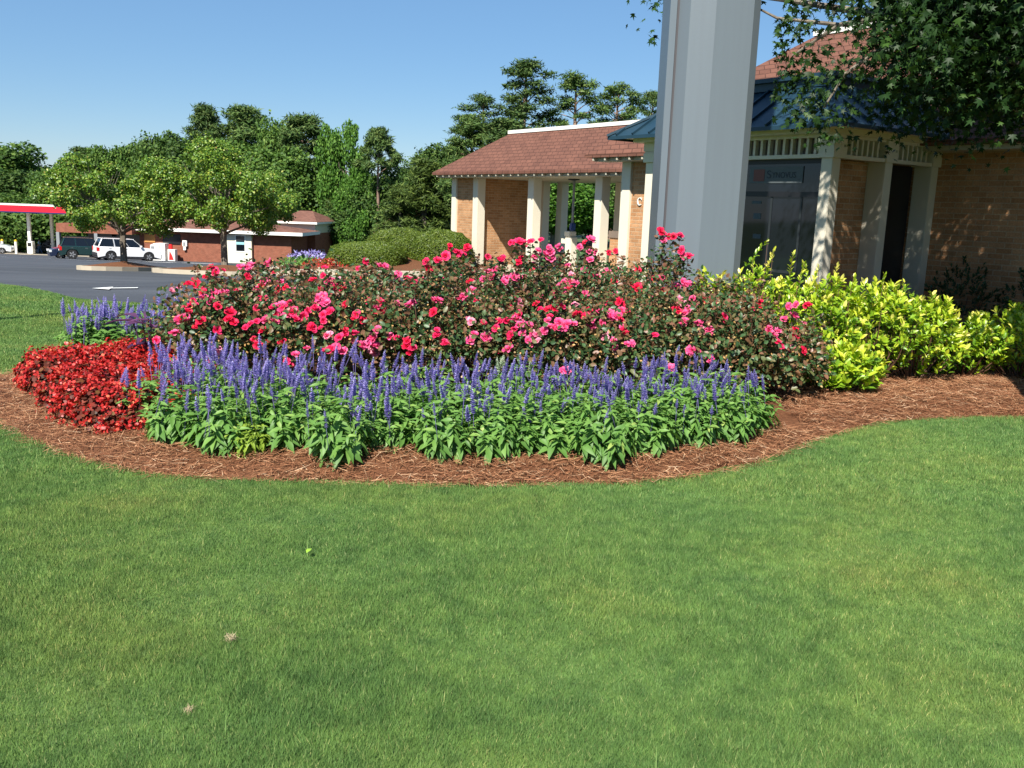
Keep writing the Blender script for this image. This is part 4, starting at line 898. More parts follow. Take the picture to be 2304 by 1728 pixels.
RB = [(-2.35, 7.45, 0.58, 0.85), (-1.45, 7.4, 0.58, 0.9), (-0.6, 7.4, 0.58, 0.9), (0.25, 7.4, 0.58, 0.87), (1.05, 7.45, 0.58, 0.87), (1.75, 7.6, 0.55, 0.85), (2.3, 7.75, 0.42, 0.62), (-2.15, 8.4, 0.6, 0.9), (-1.3, 8.4, 0.6, 0.9), (-0.4, 8.4, 0.6, 0.95), (0.5, 8.4, 0.6, 1.0), (1.3, 8.4, 0.6, 1.0), (1.95, 8.35, 0.5, 0.88), (-1.6, 9.4, 0.6, 0.82), (-0.6, 9.4, 0.6, 0.95), (0.4, 9.4, 0.6, 1.02), (1.15, 9.4, 0.55, 1.02)]
BL = [(0,-2.74,7.45,0.85,3),(0,-2.66,7.45,0.89,0),(0,-2.6,7.45,0.89,0),(0,-2.54,7.45,0.86,1),(0,-2.44,7.45,0.99,1),(0,-2.48,7.45,1.03,0),(0,-2.52,7.45,0.95,0),(0,-2.46,7.2,0.81,2),(0,-2.38,7.14,0.79,2),(0,-2.37,7.23,0.83,2),(0,-2.31,7.09,0.76,0),(0,-2.58,7.13,0.74,1),(0,-2.54,7.12,0.75,1),(0,-2.49,7.1,0.76,1),(0,-2.53,7.05,0.71,0),(0,-2.56,7.0,0.66,0),(0,-2.4,6.96,0.65,0),(0,-2.2,7.05,0.72,0),(0,-2.2,7.0,0.67,0),(0,-2.16,6.99,0.65,0),(0,-2.23,7.45,1.04,2),(7,-2.43,8.4,0.99,2),(7,-2.29,8.4,1.01,2),(7,-2.25,8.4,1.03,2),(0,-2.18,7.45,0.97,0),(0,-2.29,7.43,0.86,1),(0,-2.26,7.5,0.86,2),(7,-2.24,8.06,0.83,0),(7,-2.24,8.16,0.87,2),(7,-2.28,8.05,0.81,2),(7,-2.21,8.4,0.93,1),(7,-2.08,8.04,0.81,0),(7,-2.03,8.07,0.83,0),(7,-1.95,8.07,0.8,2),(0,-2.04,7.2,0.74,1),(7,-2.09,8.15,0.87,2),(0,-2.07,7.0,0.61,1),(0,-1.96,7.07,0.58,0),(0,-2.01,7.09,0.65,1),(0,-1.96,7.15,0.66,2),(1,-1.88,7.1,0.65,2),(1,-1.92,7.04,0.48,0),(1,-1.77,6.91,0.52,0),(1,-1.89,7.19,0.7,1),(1,-1.85,7.25,0.76,2),(1,-1.77,7.11,0.76,1),(1,-1.81,7.11,0.73,2),(1,-1.66,6.95,0.68,1),(1,-1.61,6.96,0.72,1),(1,-1.59,7.0,0.76,1),(1,-1.53,6.99,0.77,1),(1,-1.53,6.88,0.64,1),(1,-1.54,6.89,0.65,0),(1,-1.5,7.14,0.86,2),(1,-1.51,7.07,0.83,2),(1,-1.47,7.05,0.82,2),(1,-1.41,6.97,0.76,1),(1,-1.45,6.91,0.7,1),(1,-1.72,6.87,0.38,1),(1,-1.65,6.84,0.44,2),(0,-2.31,6.85,0.38,2),(1,-1.42,6.81,0.48,1),(1,-1.37,6.82,0.5,1),(1,-1.28,6.9,0.63,0),(1,-1.32,6.85,0.58,1),(1,-1.41,6.85,0.59,1),(1,-1.28,6.88,0.6,1),(1,-1.15,6.9,0.52,2),(1,-1.12,6.92,0.52,2),(1,-1.06,6.96,0.51,2),(1,-1.09,6.97,0.57,2),(1,-1.55,7.4,1.0,1),(1,-1.49,7.4,0.96,2),(1,-1.64,7.4,0.96,0),(1,-1.45,7.37,0.91,1),(1,-1.38,7.33,0.91,0),(1,-1.31,7.06,0.81,0),(1,-1.09,7.2,0.78,2),(1,-1.06,7.23,0.76,0),(8,-1.38,8.4,1.06,1),(13,-1.62,9.4,0.92,1),(8,-1.24,8.4,1.02,2),(8,-1.2,8.4,1.02,2),(8,-1.11,8.4,0.94,2),(2,-0.94,7.27,0.81,2),(14,-0.67,9.4,1.17,0),(14,-0.58,9.4,1.11,1),(14,-0.62,9.4,1.13,1),(9,-0.45,8.4,1.22,0),(2,-0.57,7.4,1.19,1),(2,-0.63,7.4,1.15,1),(2,-0.72,7.4,1.14,1),(2,-0.71,7.4,1.08,0),(14,-0.73,9.11,0.89,2),(14,-0.79,9.13,0.88,2),(14,-1.01,9.31,0.83,1),(2,-0.83,7.4,0.98,1),(14,-0.95,9.27,0.86,2),(2,-0.82,7.13,0.82,2),(2,-0.64,7.12,0.86,2),(2,-0.6,7.13,0.86,2),(2,-0.62,6.99,0.78,0),(2,-0.58,6.86,0.62,1),(2,-0.51,6.84,0.56,1),(2,-0.81,6.88,0.57,0),(2,-0.81,6.86,0.53,0),(2,-0.76,6.84,0.52,1),(2,-0.44,7.22,0.87,2),(2,-0.4,7.27,0.87,2),(9,-0.38,8.03,0.86,2),(9,-0.26,8.4,1.14,1),(9,-0.15,8.4,1.12,1),(9,-0.12,8.4,1.13,1),(3,0.02,7.4,1.16,0),(9,-0.25,8.4,1.01,2),(9,-0.18,8.4,1.03,2),(9,-0.29,8.31,0.95,2),(9,-0.21,8.4,0.96,2),(3,-0.08,7.4,1.02,2),(3,-0.01,7.4,1.04,2),(15,0.09,9.15,0.9,2),(9,-0.02,8.4,1.28,1),(3,0.02,7.4,1.32,1),(3,0.06,7.4,1.32,1),(3,0.11,7.4,1.33,1),(3,0.17,7.4,1.26,2),(3,0.23,7.4,1.23,2),(3,0.27,7.4,1.25,2),(10,0.38,8.4,1.26,2),(10,0.4,8.4,1.23,2),(3,0.27,7.4,1.2,2),(3,0.16,7.4,1.21,2),(10,0.47,8.4,1.09,2),(10,0.43,8.12,0.95,2),(10,0.49,8.13,0.96,2),(10,0.54,8.11,0.95,2),(10,0.48,8.05,0.91,0),(10,0.41,8.02,0.89,2),(10,0.34,8.02,0.88,2),(10,0.61,8.0,0.87,2),(10,0.57,8.4,1.26,2),(10,0.62,8.4,1.3,0),(10,0.67,8.4,1.33,2),(10,0.66,8.4,1.22,2),(10,0.72,8.4,1.21,2),(16,0.94,9.4,1.17,0),(16,1.01,9.4,1.19,0),(10,0.68,8.4,1.02,0),(16,0.82,9.32,0.92,2),(10,0.62,8.4,1.05,2),(11,1.08,8.14,0.93,0),(10,0.26,8.01,0.83,2),(3,0.17,7.2,0.85,0),(3,0.26,7.11,0.82,0),(3,0.2,7.1,0.82,1),(3,0.49,7.13,0.79,0),(3,0.6,7.4,0.79,0),(3,0.56,7.16,0.77,1),(4,0.7,7.46,0.79,2),(3,0.61,7.21,0.75,2),(4,0.69,7.19,0.72,2),(10,0.9,8.16,0.83,2),(10,0.83,8.04,0.79,1),(4,0.85,7.24,0.82,2),(4,0.81,7.17,0.78,2),(4,0.77,7.2,0.78,2),(4,0.83,7.11,0.76,0),(3,-0.12,7.13,0.71,1),(3,-0.06,7.09,0.72,1),(3,-0.14,7.08,0.66,1),(3,0.01,7.05,0.74,2),(3,0.05,6.99,0.71,2),(3,-0.0,6.98,0.67,1),(3,-0.02,6.96,0.63,1),(3,0.07,6.93,0.65,2),(3,0.15,6.9,0.65,2),(3,0.11,6.88,0.61,2),(3,0.17,6.9,0.65,3),(3,0.26,6.99,0.75,2),(3,0.27,6.94,0.71,2),(3,0.35,6.99,0.74,2),(3,0.41,6.99,0.73,2),(3,0.31,6.94,0.7,1),(11,1.3,8.4,1.42,0),(11,1.33,8.4,1.4,1),(11,1.33,8.4,1.35,2),(11,1.42,8.4,1.38,0),(11,1.48,8.4,1.39,1),(11,1.5,8.4,1.26,1),(11,1.52,8.4,1.2,2),(11,1.57,8.4,1.21,1),(16,1.23,9.24,1.01,0),(11,1.26,8.29,1.01,0),(11,1.32,8.34,1.01,2),(11,1.09,8.14,0.93,0),(11,1.32,8.03,0.9,0),(11,1.51,8.19,0.95,2),(5,1.43,7.6,1.02,2),(11,1.45,7.98,0.85,3),(11,1.59,8.02,0.81,2),(11,1.56,7.98,0.79,2),(12,1.73,8.21,0.83,0),(5,1.66,7.63,0.86,1),(4,1.31,7.29,0.82,0),(4,1.38,7.39,0.8,2),(4,1.35,7.2,0.76,2),(5,1.48,7.33,0.73,2),(4,1.08,6.95,0.67,1),(6,2.32,7.75,0.85,2),(6,2.49,7.75,0.87,0),(6,2.37,7.75,0.77,2),(6,2.47,7.75,0.71,3),(5,2.04,7.28,0.69,2),(5,2.15,7.41,0.68,2),(5,2.09,7.29,0.66,2),(5,2.11,7.26,0.61,1),(6,2.28,7.44,0.53,2),(6,2.38,7.44,0.52,0),(4,0.9,6.93,0.6,2)]
# ------------------------------------------------------------ flower bed
def rose_foliage(R_, h, r, n=2300, top=.0):
    d = rdir(n, r); d[:, 2] = np.abs(d[:, 2]) * 1.0 - .38 * (r.rand(n) < .45)
    t = .45 + .6 * r.rand(n) ** .55
    lump = 1 + .16 * np.sin(d[:, 0] * 6 + h * 40) * np.sin(d[:, 1] * 5 + R_ * 9) + .06 * r.normal(size=n)
    P_ = d * (t * lump)[:, None] * np.array([R_, R_, h * .56]) + np.array([0, 0, h * .45]); P_[:, 2] = np.maximum(P_[:, 2], .03)
    N = norm(d * .5 + r.normal(size=(n, 3)) * .6 + np.array([0, 0, .5])); D = norm(np.cross(N, rdir(n, r)) + d * .5)
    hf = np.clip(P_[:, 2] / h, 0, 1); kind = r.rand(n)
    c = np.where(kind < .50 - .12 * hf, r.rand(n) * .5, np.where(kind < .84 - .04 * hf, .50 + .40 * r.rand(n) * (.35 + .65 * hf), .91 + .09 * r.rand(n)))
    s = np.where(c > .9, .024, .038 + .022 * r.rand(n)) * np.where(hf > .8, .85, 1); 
    return leaves('leaf', P_, D, N, s, s * .72, c)
def rose_bloom(seed):
    r = np.random.RandomState(seed); parts = []
    V, F = [], []; m = 0
    for ring, (cnt, L, tilt, rr) in enumerate(((5, .036, 22, .006), (4, .030, 48, .004), (3, .022, 68, .002))):
        for k in range(cnt):
            a = 2 * math.pi * (k + .5 * ring) / cnt + r.normal() * .15; tl = rad(tilt + r.normal() * 8); L_ = L * r.uniform(.85, 1.15)
            ca, sa = math.cos(a), math.sin(a)
            for u in (0, .35, .7, 1.0):
                wd = (0.25, .8, 1.0, .55)[(0, .35, .7, 1.0).index(u)] * L_ * .62; curl = .006 * (u > .9) * -1 + .25 * L_ * u * u * math.sin(tl) * .3
                rad_ = rr + L_ * u * math.cos(tl); z = L_ * u * math.sin(tl) + curl
                for v in (-1, 0, 1):
                    zz = z + abs(v) * .18 * L_ * (1 if u > .1 else 0) + r.normal() * .0008
                    V.append((ca * rad_ - sa * v * wd, sa * rad_ + ca * v * wd, zz))
            for i in range(3):
                for j in range(2): q = m + i * 3 + j; F.append((q, q + 1, q + 4, q + 3))
            m += 12
    me = bpy.data.meshes.new('bloom'); me.from_pydata(V, [], F); me.polygons.foreach_set('use_smooth', [True] * len(F)); me.update(); return me
BMESH = [[rose_bloom(100 * k + s) for s in range(2)] for k in range(4)]
for k, l in enumerate(BMESH):
    for me in l: me.materials.append((PET[2], PET[0], PET[1], PET[3])[k])
ROSE_L = ['leftmost front rose bush above the red bedding', 'front rose bush second from the left', 'front rose bush left of the middle behind the blue salvia', 'front rose bush in the middle with the biggest pink cluster', 'front rose bush right of the middle, sparsely flowered', 'front rose bush at the right with bronze leaves above the last salvia', 'low rose bush at the right end of the row next to the golden shrub',
          'rose bush at the back left against the asphalt', 'rose bush behind the second front one', 'back rose bush below the round hedges', 'back rose bush below the drive-through columns', 'back rose bush with tall shoot before the grey pylon', 'bronze back rose bush beside the pylon foot touching the golden shrub', 'rear rose bush farthest left in the last row', 'rear rose bush in front of the left round hedge', 'rear rose bush carrying high pink clusters before the brick column', 'rear rose bush right, with red blooms before the bank columns']
rb_objs = []
for i, (x, y, R_, h) in enumerate(RB):
    r = np.random.RandomState(1200 + i)
    for k in range(3 if i in (5, 6) else 11):      # smaller scattered blooms
        d = rdir(1, r)[0]; d[2] = abs(d[2]); d[1] = -abs(d[1]) if y < 8 else d[1]
        BL.append((i, x + d[0] * R_ * 1.02, y + d[1] * R_ * 1.02, .45 * h + d[2] * .55 * h * 1.03, (0, 1, 1, 2, 2, 3)[r.randint(6)]))
    r = np.random.RandomState(200 + i); zb = float(bedz(np.array([x]), np.array([y]))[0])
    root = empty('rose_bush', (x, y, zb), 0, ROSE_L[i], 'rose bush', 'rose bushes in the bed')
    parts = [rose_foliage(R_, h, r, int((5200 if y < 8 else 4200) * (R_ / .58) ** 2))]
    mb = MB()
    sh = []
    for k in range(9):
        a = r.rand() * 6.28; q = R_ * r.uniform(.1, .8); top = Vector((math.cos(a) * q, math.sin(a) * q, h * r.uniform(.98, 1.13)))
        sh.append((top, .16))
    for b in BL:
        if b[0] == i:
            p = Vector((b[1] - x, b[2] - y, b[3] - zb))
            if p.z > h * .97: sh.append((p, min(.5, p.z - h * .75)))
    for top, ln in sh:
        mb.tube([(top.x * .2, top.y * .2, 0), (top.x * .8, top.y * .8, h * .5), tuple(top)], [.007, .005, .002], 4)
        n = int(10 + ln * 110); t = r.rand(n) * ln; P_ = np.array(top) - np.array([[0, 0, 1]]) * t[:, None] + r.normal(size=(n, 3)) * .022 * (1 + t[:, None] * 3)
        Nn = norm(r.normal(size=(n, 3)) * .6 + [0, 0, .6]); D = norm(rdir(n, r) * [1, 1, .4]); s = .035 + .02 * r.rand(n)
        parts.append(leaves('leaf', P_, D, Nn, s, s * .65, np.where(r.rand(n) < .5, .1 + .35 * r.rand(n), .55 + .33 * r.rand(n))))
    link('foliage', npmesh('foliage', *join_np(parts)), M['rose_leaf'], root); mb.build('canes', M['rosestem'], root); rb_objs.append(root)
    for b in BL:
        if b[0] != i: continue
        for q in range(1 if r.rand() < .55 else 2):
            o = link('bloom', BMESH[b[4]][r.randint(2)], None, root)
            o.location = (b[1] - x + q * r.normal() * .035, b[2] - y - .02 + q * r.normal() * .03, b[3] - zb + q * r.normal() * .03)
            s = r.uniform(.75, 1.15) * (1.0 if q == 0 else .8); o.scale = (s, s, s); o.rotation_euler = (rad(r.uniform(15, 70)), rad(r.uniform(-25, 25)), r.uniform(-.8, .8))
# salvias ----------------------------------------------------
def salvia_foliage(seed, R_=.20, h=.36):
    r = np.random.RandomState(seed); Ps, Ds, Ns, Ss, Rn = [], [], [], [], []; mb = MB()
    for i in range(17):
        a = i * 2.4 + r.rand() * .4; q = R_ * math.sqrt((i + .5) / 17); top = h * (1.0 - .55 * (q / R_) ** 2) * r.uniform(.9, 1.08); ca, sa = math.cos(a), math.sin(a)
        for k in range(9):
            t = .05 + .95 * (k + .5) / 9; px_, py_, pz = ca * q * t ** .6, sa * q * t ** .6, top * t
            for j in range(4):
                b = a + (j - 1.5) * 1.25 + r.normal() * .35 if q > .08 else r.rand() * 6.28
                dz = r.normal() * .25 + (.2 if k > 6 else -.55)
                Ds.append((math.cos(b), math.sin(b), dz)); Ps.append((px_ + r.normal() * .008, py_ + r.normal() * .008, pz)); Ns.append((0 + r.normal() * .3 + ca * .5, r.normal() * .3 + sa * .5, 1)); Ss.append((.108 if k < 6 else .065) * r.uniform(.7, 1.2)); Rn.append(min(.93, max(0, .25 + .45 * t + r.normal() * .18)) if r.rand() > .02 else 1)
    Ss = np.array(Ss)
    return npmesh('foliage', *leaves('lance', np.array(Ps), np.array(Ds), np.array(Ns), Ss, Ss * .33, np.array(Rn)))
SF = [salvia_foliage(300 + i, R_=.19 + .012 * i, h=.33 + .012 * i) for i in range(5)]
for me in SF: me.materials.append(None)
def spike(seed, L=.17):
    r = np.random.RandomState(seed); tv = MB(); tv.tube([(0, 0, -.16), (0, 0, L * .9)], [.0022, .0012], 4)
    Ps, Ds, Ns, S_, Rn = [], [], [], [], []
    nw = int(L / .0105)
    for k in range(nw):
        z = L * k / nw; wv = (1 - (k / nw) ** 2.2) * .85 + .15
        for j in range(7):
            a = j * .9 + k * .5 + r.rand() * .4; Ds.append((math.cos(a), math.sin(a), .55)); Ps.append((0, 0, z + r.normal() * .002)); Ns.append((-math.cos(a), -math.sin(a), 1)); S_.append(.021 * wv * r.uniform(.7, 1.2)); Rn.append(min(1, max(0, .1 + .6 * r.rand() + .38 * (k / nw) ** 2)))
    S_ = np.array(S_); V, F, R = leaves('diamond', np.array(Ps), np.array(Ds), np.array(Ns), S_, S_ * .7, np.array(Rn))
    sv_ = np.array(tv.V); sf = [np.array([f for f in tv.F if len(f) == 4])]
    V, F, R = join_np([(V, F, R), (sv_, sf, np.zeros(len(sv_)))])
    me = npmesh('flower_spike', V, F, R); me.materials.append(None); return me
SPK = [spike(400 + i, .075 + .017 * i) for i in range(5)]
def salvia(x, y, i, nsp, label, sc_=1, leafm='salvia_leaf', spm='spike', group='blue salvias in the front drift', hsp=1.0):
    r = np.random.RandomState(1000 + i); z = float(bedz(np.array([x]), np.array([y]))[0])
    root = empty('salvia_plant', (x, y, z), r.rand() * 6.28, label, 'salvia', group); root.scale = (sc_,) * 3
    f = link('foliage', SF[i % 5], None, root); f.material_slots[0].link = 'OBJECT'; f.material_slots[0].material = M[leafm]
    for k in range(nsp):
        a = r.rand() * 6.28; q = .19 * math.sqrt(r.rand()); me = SPK[r.randint(5)]
        s = link('flower_spike', me, None, root); s.material_slots[0].link = 'OBJECT'; s.material_slots[0].material = M[spm]
        s.location = (math.cos(a) * q, math.sin(a) * q, (.19 + .17 * r.rand()) * hsp); s.rotation_euler = (r.normal() * .17, r.normal() * .17, r.rand() * 6.28); e = r.uniform(.75, 1.1); s.scale = (e, e, e)
fx = [(-2.42, 6.28), (-2.1, 6.0), (-1.78, 5.84), (-1.4, 5.98), (-1.05, 5.78), (-.75, 6.05), (-.42, 5.88), (-.08, 5.98), (.25, 6.02), (.58, 5.94), (.92, 6.2), (1.22, 6.42), (1.55, 6.6)]
idx = 0
SL = ['front row salvia at the left end against the red bedding', 'second salvia from the left in the front row', 'third salvia from the left in the front row, leaning over the straw', 'fourth salvia in the front row, set back from its neighbours', 'large salvia clump reaching farthest onto the straw left of the middle', 'sixth salvia in the front row with few spikes', 'front row salvia just left of the picture middle', 'front row salvia in the picture middle', 'front row salvia right of the middle, mostly leaves', 'front row salvia with two low blue spikes', 'front row salvia beside the dark gap', 'front row salvia right of the dark gap', 'salvia at the right end of the drift below the rose foliage']
for row in range(4):
    for i, (x, y) in enumerate(fx):
        if row: x = x + .16 * (row % 2) + rs.normal() * .03
        yy = y - .40 + row * .27 + rs.normal() * .03
        if yy > 6.9: continue
        nsp = (4, 11, 14, 14)[row] + (5 if i < 4 else (2 if i < 7 else 0)) - (2 if (9 <= i) else 0) + (3 if i in (9, 10) and row > 1 else 0)
        nsp = max(1, nsp)
        yel = (row == 0 and i == 2)
        salvia(x, yy, idx, nsp, SL[i] if row == 0 else ('blue salvia in the second row, half hidden by the front row', 'blue salvia in the third row of the drift', 'blue salvia in the back row below the roses')[row - 1], (1.07, 1.06, 1.07, 1.08)[row], hsp=(.98, 1.0, 1.05, 1.08)[row] * (1.12 if i < 4 else 1)); idx += 1
for k, (x, y) in enumerate(((-1.22, 5.62), (-.58, 5.72), (.08, 5.68), (.42, 5.66), (1.08, 5.98), (1.38, 6.15))):
    salvia(x, y, idx, 4, 'front salvia tucked into a gap between two larger front plants', 1.0, hsp=.98); idx += 1
salvia(-1.6, 5.38, idx, 0, 'small yellowing salvia without flowers low in the front row', .62, 'salvia_leaf_yellow'); idx += 1
salvia(.05, 6.9, idx, 7, 'pale salvia with greenish white spikes among the blue ones', 1.08, spm='spike_white'); idx += 1
for k, (x, y) in enumerate(((-4.12, 8.85), (-4.15, 8.75), (-3.95, 8.75), (-3.7, 8.9), (-3.4, 8.8), (-3.15, 8.95), (-2.95, 8.7), (-4.2, 9.3), (-4.0, 9.2), (-3.75, 9.35), (-3.45, 9.3), (-3.15, 9.4), (-2.9, 9.3), (-3.6, 9.75), (-3.3, 9.8), (-3.0, 9.75))):
    salvia(x * .95 + .05, y * .95 - .12, idx, 22 if k > 6 else 18, 'blue salvia in the far left clump behind the red bedding', 1.25, group='blue salvias behind the red bedding'); idx += 1
# begonias -----------------------------------------------------
def beg(seed):
    r = np.random.RandomState(seed); n = 620; d = rdir(n, r); d[:, 2] = np.abs(d[:, 2]); P_ = d * (.72 + .3 * r.rand(n, 1)) * [.19, .19, .22] + [0, 0, .02]
    N = norm(d + r.normal(size=(n, 3)) * .5 + [0, 0, .3]); D = norm(np.cross(N, rdir(n, r))); s = .022 + .014 * r.rand(n)
    f = npmesh('foliage', *leaves('round', P_ - D * s[:, None] * .5, D, N, s, s, r.rand(n)))
    n = 1100; c = rdir(110, r); c[:, 2] = np.abs(c[:, 2]) * 1.15 - .15; d = np.repeat(c, 10, 0); P_ = d * (.98 + .1 * r.rand(n, 1)) * [.19, .19, .22] + [0, 0, .035] + r.normal(size=(n, 3)) * .011
    N = norm(d + r.normal(size=(n, 3)) * .7 + [0, 0, .3]); D = norm(np.cross(N, rdir(n, r))); s = .013 + .008 * r.rand(n)
    b = npmesh('blooms', *leaves('round', P_ - D * s[:, None] * .5, D, N, s, s, r.rand(n))); f.materials.append(M['begonia_leaf']); b.materials.append(M['begonia_bloom']); return f, b
BG = [beg(500 + i) for i in range(4)]
BPOLY = np.array([(-3.72, 7.1), (-3.5, 6.78), (-3.1, 6.28), (-2.85, 5.95), (-2.5, 5.76), (-2.3, 5.9), (-2.35, 6.9), (-2.75, 7.5), (-3.0, 7.85), (-3.4, 7.9), (-3.72, 7.5)])
pp = []
for k in range(4000):
    x, y = rs.uniform(-4.3, -2.2), rs.uniform(5.8, 8.5)
    if inpoly(np.array([x]), np.array([y]), BPOLY)[0] and all((x - a) ** 2 + (y - b_) ** 2 > .215 ** 2 for a, b_ in pp): pp.append((x, y))
for k, (x, y) in enumerate(pp):
    root = empty('begonia_plant', (x, y, float(bedz(np.array([x]), np.array([y]))[0]) - .01), rs.rand() * 6.28, 'red begonia with bronze leaves in the mounded bedding at the left', 'begonia', 'red begonias at the left end of the bed')
    s = rs.uniform(1.0, 1.25) * (1.12 if y > 6.9 else 1); root.scale = (s, s, s * .95); link('foliage', BG[k % 4][0], None, root); tag(link('bloom', BG[k % 4][1], None, root), kind='stuff')
for k, (x, y, s0, lb) in enumerate(((-3.05, 7.55, 1.5, 'tall purple leaved plant rising from the red begonias'), (-2.75, 7.55, .8, 'smaller purple leaved plant at the edge of the roses'), (-2.2, 6.98, .7, 'purple leaved plant half hidden between roses and salvias'))):
    r = np.random.RandomState(600 + k); root = empty('purple_foliage_plant', (x, y, .1), 0, lb, 'purple plant', 'purple leaved plants'); n = 26; t = r.rand(n); a = r.rand(n) * 6.28
    P_ = np.stack([r.normal(size=n) * .06, r.normal(size=n) * .06, .12 + .24 * t * s0], 1); D = np.stack([np.cos(a), np.sin(a), .5 - .5 * r.rand(n)], 1); s = (.16 + .07 * r.rand(n)) * s0
    link('foliage', npmesh('foliage', *leaves('lance', P_, D, np.tile([0, 0, 1.], (n, 1)) + r.normal(size=(n, 3)) * .3, s, s * .24, r.rand(n))), M['purple'], root)
    mb = MB()
    for j in range(4): mb.tube([(0, 0, 0), (r.normal() * .05, r.normal() * .05, .33 * s0)], .006, 5)
    mb.build('stem', M['purple'], root)
# golden shrubs ------------------------------------------------
def golden(i, x, y, R_, h, label, dens=1.0, shoots=(), mat='yellow_leaf', name='golden_shrub', cat='shrub', grp='golden shrubs right of the roses', leaf=.07, dark=0):
    r = np.random.RandomState(700 + i); z = float(bedz(np.array([x]), np.array([y]))[0]); root = empty(name, (x, y, z), 0, label, cat, grp)
    Ps, Ds, Ns, Ss, Rn = [], [], [], [], []; mb = MB(); nst = int(250 * dens * (R_ / .5) ** 2)
    tops = []
    for k in range(nst):
        d = rdir(1, r)[0]; d[2] = abs(d[2]) if r.rand() < .75 else -abs(d[2]) * .55; q = .5 + .55 * r.rand() ** .6
        tops.append((d[0] * R_ * q, d[1] * R_ * q, h * .45 + d[2] * h * .55 * q, d, .1))
    for s_ in shoots: tops.append((s_[0], s_[1], s_[2], np.array([.05 * r.normal(), .05 * r.normal(), 1]), .34))
    for (tx, ty, tz, d, ln) in tops:
        ax = norm(np.array([d[0] * .7, d[1] * .7, .55 + .6 * abs(d[2])]) + r.normal(size=3) * .2); nl = int(9 + (ln - .1) * 90)
        if ln > .2 or r.rand() < .15: mb.tube([(tx * .3, ty * .3, 0), (tx * .85, ty * .85, tz * .6), (tx, ty, tz)], [.008, .005, .002], 4)
        hue = r.normal() * .13
        for j in range(nl):
            t = j / nl; p = np.array([tx, ty, tz]) - ax * ln * (1 - t); b = rdir(1, r)[0]; b = b - ax * (b @ ax); b = b / max(1e-6, np.linalg.norm(b)); dd = b * (1 - .5 * t) + ax * (.45 + .6 * t)
            Ps.append(p); Ds.append(dd); Ns.append(ax * .8 + r.normal(size=3) * .3 + np.array([0, -.1, .4])); Ss.append(leaf * r.uniform(.75, 1.15) * (1 - .35 * t * (ln > .2)))
            depth = math.hypot(tx / R_, ty / R_); 
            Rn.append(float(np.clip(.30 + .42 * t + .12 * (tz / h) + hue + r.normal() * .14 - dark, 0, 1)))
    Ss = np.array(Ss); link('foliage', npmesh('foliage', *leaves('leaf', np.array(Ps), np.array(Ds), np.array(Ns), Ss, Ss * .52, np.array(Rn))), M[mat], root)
    for k in range(7):
        a = r.rand() * 6.28; mb.tube([(r.normal() * .03, r.normal() * .03, -.03), (math.cos(a) * R_ * .5, math.sin(a) * R_ * .5, h * .6)], [.012, .005], 5)
    mb.build('stem', M['rosestem'], root)
golden(0, 2.35, 8.75, .52, 1.03, 'golden shrub at the foot of the grey pylon behind the roses', 1.1, [(-.1, 0, 1.12), (.05, .1, 1.3), (.1, .05, 1.22), (.28, 0, 1.2), (.42, .1, 1.1), (.35, -.1, 1.12)])
golden(1, 1.95, 8.75, .40, 1.0, 'golden shrub leftmost, peeping between roses and pylon', 1.0, [(-.2, 0, .98)])
golden(2, 2.95, 8.65, .50, .97, 'tallest middle golden shrub with new shoots before the corner column', 1.1, [(.1, .1, 1.1), (-.1, 0, 1.08), (.2, -.1, 1.0)])
golden(3, 2.98, 8.12, .36, .42, 'low bright leafed golden shrub at the very front on the straw', 1.2, leaf=.085)
golden(4, 3.45, 8.75, .52, .97, 'golden shrub right of the middle with upright shoots', 1.1, [(.1, .1, 1.02), (.3, .1, .95)])
golden(5, 3.98, 8.95, .47, .86, 'golden shrub sloping down towards the dark wall shrubs', 1.1)
golden(6, 4.7, 9.45, .46, .68, 'small golden shrub on the straw second from the right edge', .9, dark=.12)
golden(7, 5.25, 9.35, .50, .8, 'golden shrub at the right picture edge', 1.1, dark=.0)
golden(8, 4.35, 9.55, .34, .5, 'low green golden shrub between the larger ones', .9, dark=.1)
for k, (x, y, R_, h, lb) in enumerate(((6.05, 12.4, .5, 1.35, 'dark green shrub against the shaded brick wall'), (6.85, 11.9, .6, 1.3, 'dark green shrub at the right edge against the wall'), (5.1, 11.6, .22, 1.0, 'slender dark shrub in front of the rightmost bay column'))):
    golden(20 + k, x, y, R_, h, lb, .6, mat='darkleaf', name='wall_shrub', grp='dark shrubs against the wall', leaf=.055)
for k, (x, y) in enumerate(((5.0, 10.9), (5.35, 10.75), (5.7, 10.95), (5.5, 11.3), (6.05, 11.1), (4.7, 10.6))):
    r = np.random.RandomState(800 + k); n = 260; a = r.rand(n) * 6.28; P_ = np.stack([r.normal(size=n) * .06, r.normal(size=n) * .06, np.zeros(n)], 1); q = r.rand(n)
    parts = []; L_ = .42 + .15 * r.rand(n); d1 = np.stack([np.cos(a) * q * .8, np.sin(a) * q * .8, np.ones(n)], 1)
    V1 = P_; m1 = P_ + norm(d1) * L_[:, None] * .6; d2 = norm(d1) + np.stack([np.cos(a), np.sin(a), -np.ones(n) * .9], 1) * .7 * q[:, None] + 0; e1 = m1 + norm(d2) * L_[:, None] * .4; sd = np.stack([-np.sin(a), np.cos(a), np.zeros(n)], 1) * .006
    V = np.stack([V1 - sd, V1 + sd, m1 + sd, m1 - sd, e1], 1).reshape(-1, 3); o_ = np.arange(n)[:, None] * 5
    me = npmesh('blades', V, [o_ + np.array([[0, 1, 2, 3]]), o_ + np.array([[3, 2, 4]])], np.repeat(r.rand(n), 5))
    root = empty('border_grass', (x, y, float(T(x, y)) + .05), 0, 'arching clump of dark strap leaves in front of the shaded wall', 'ornamental grass', 'border grass clumps'); link('blades', me, M['liriope'], root)
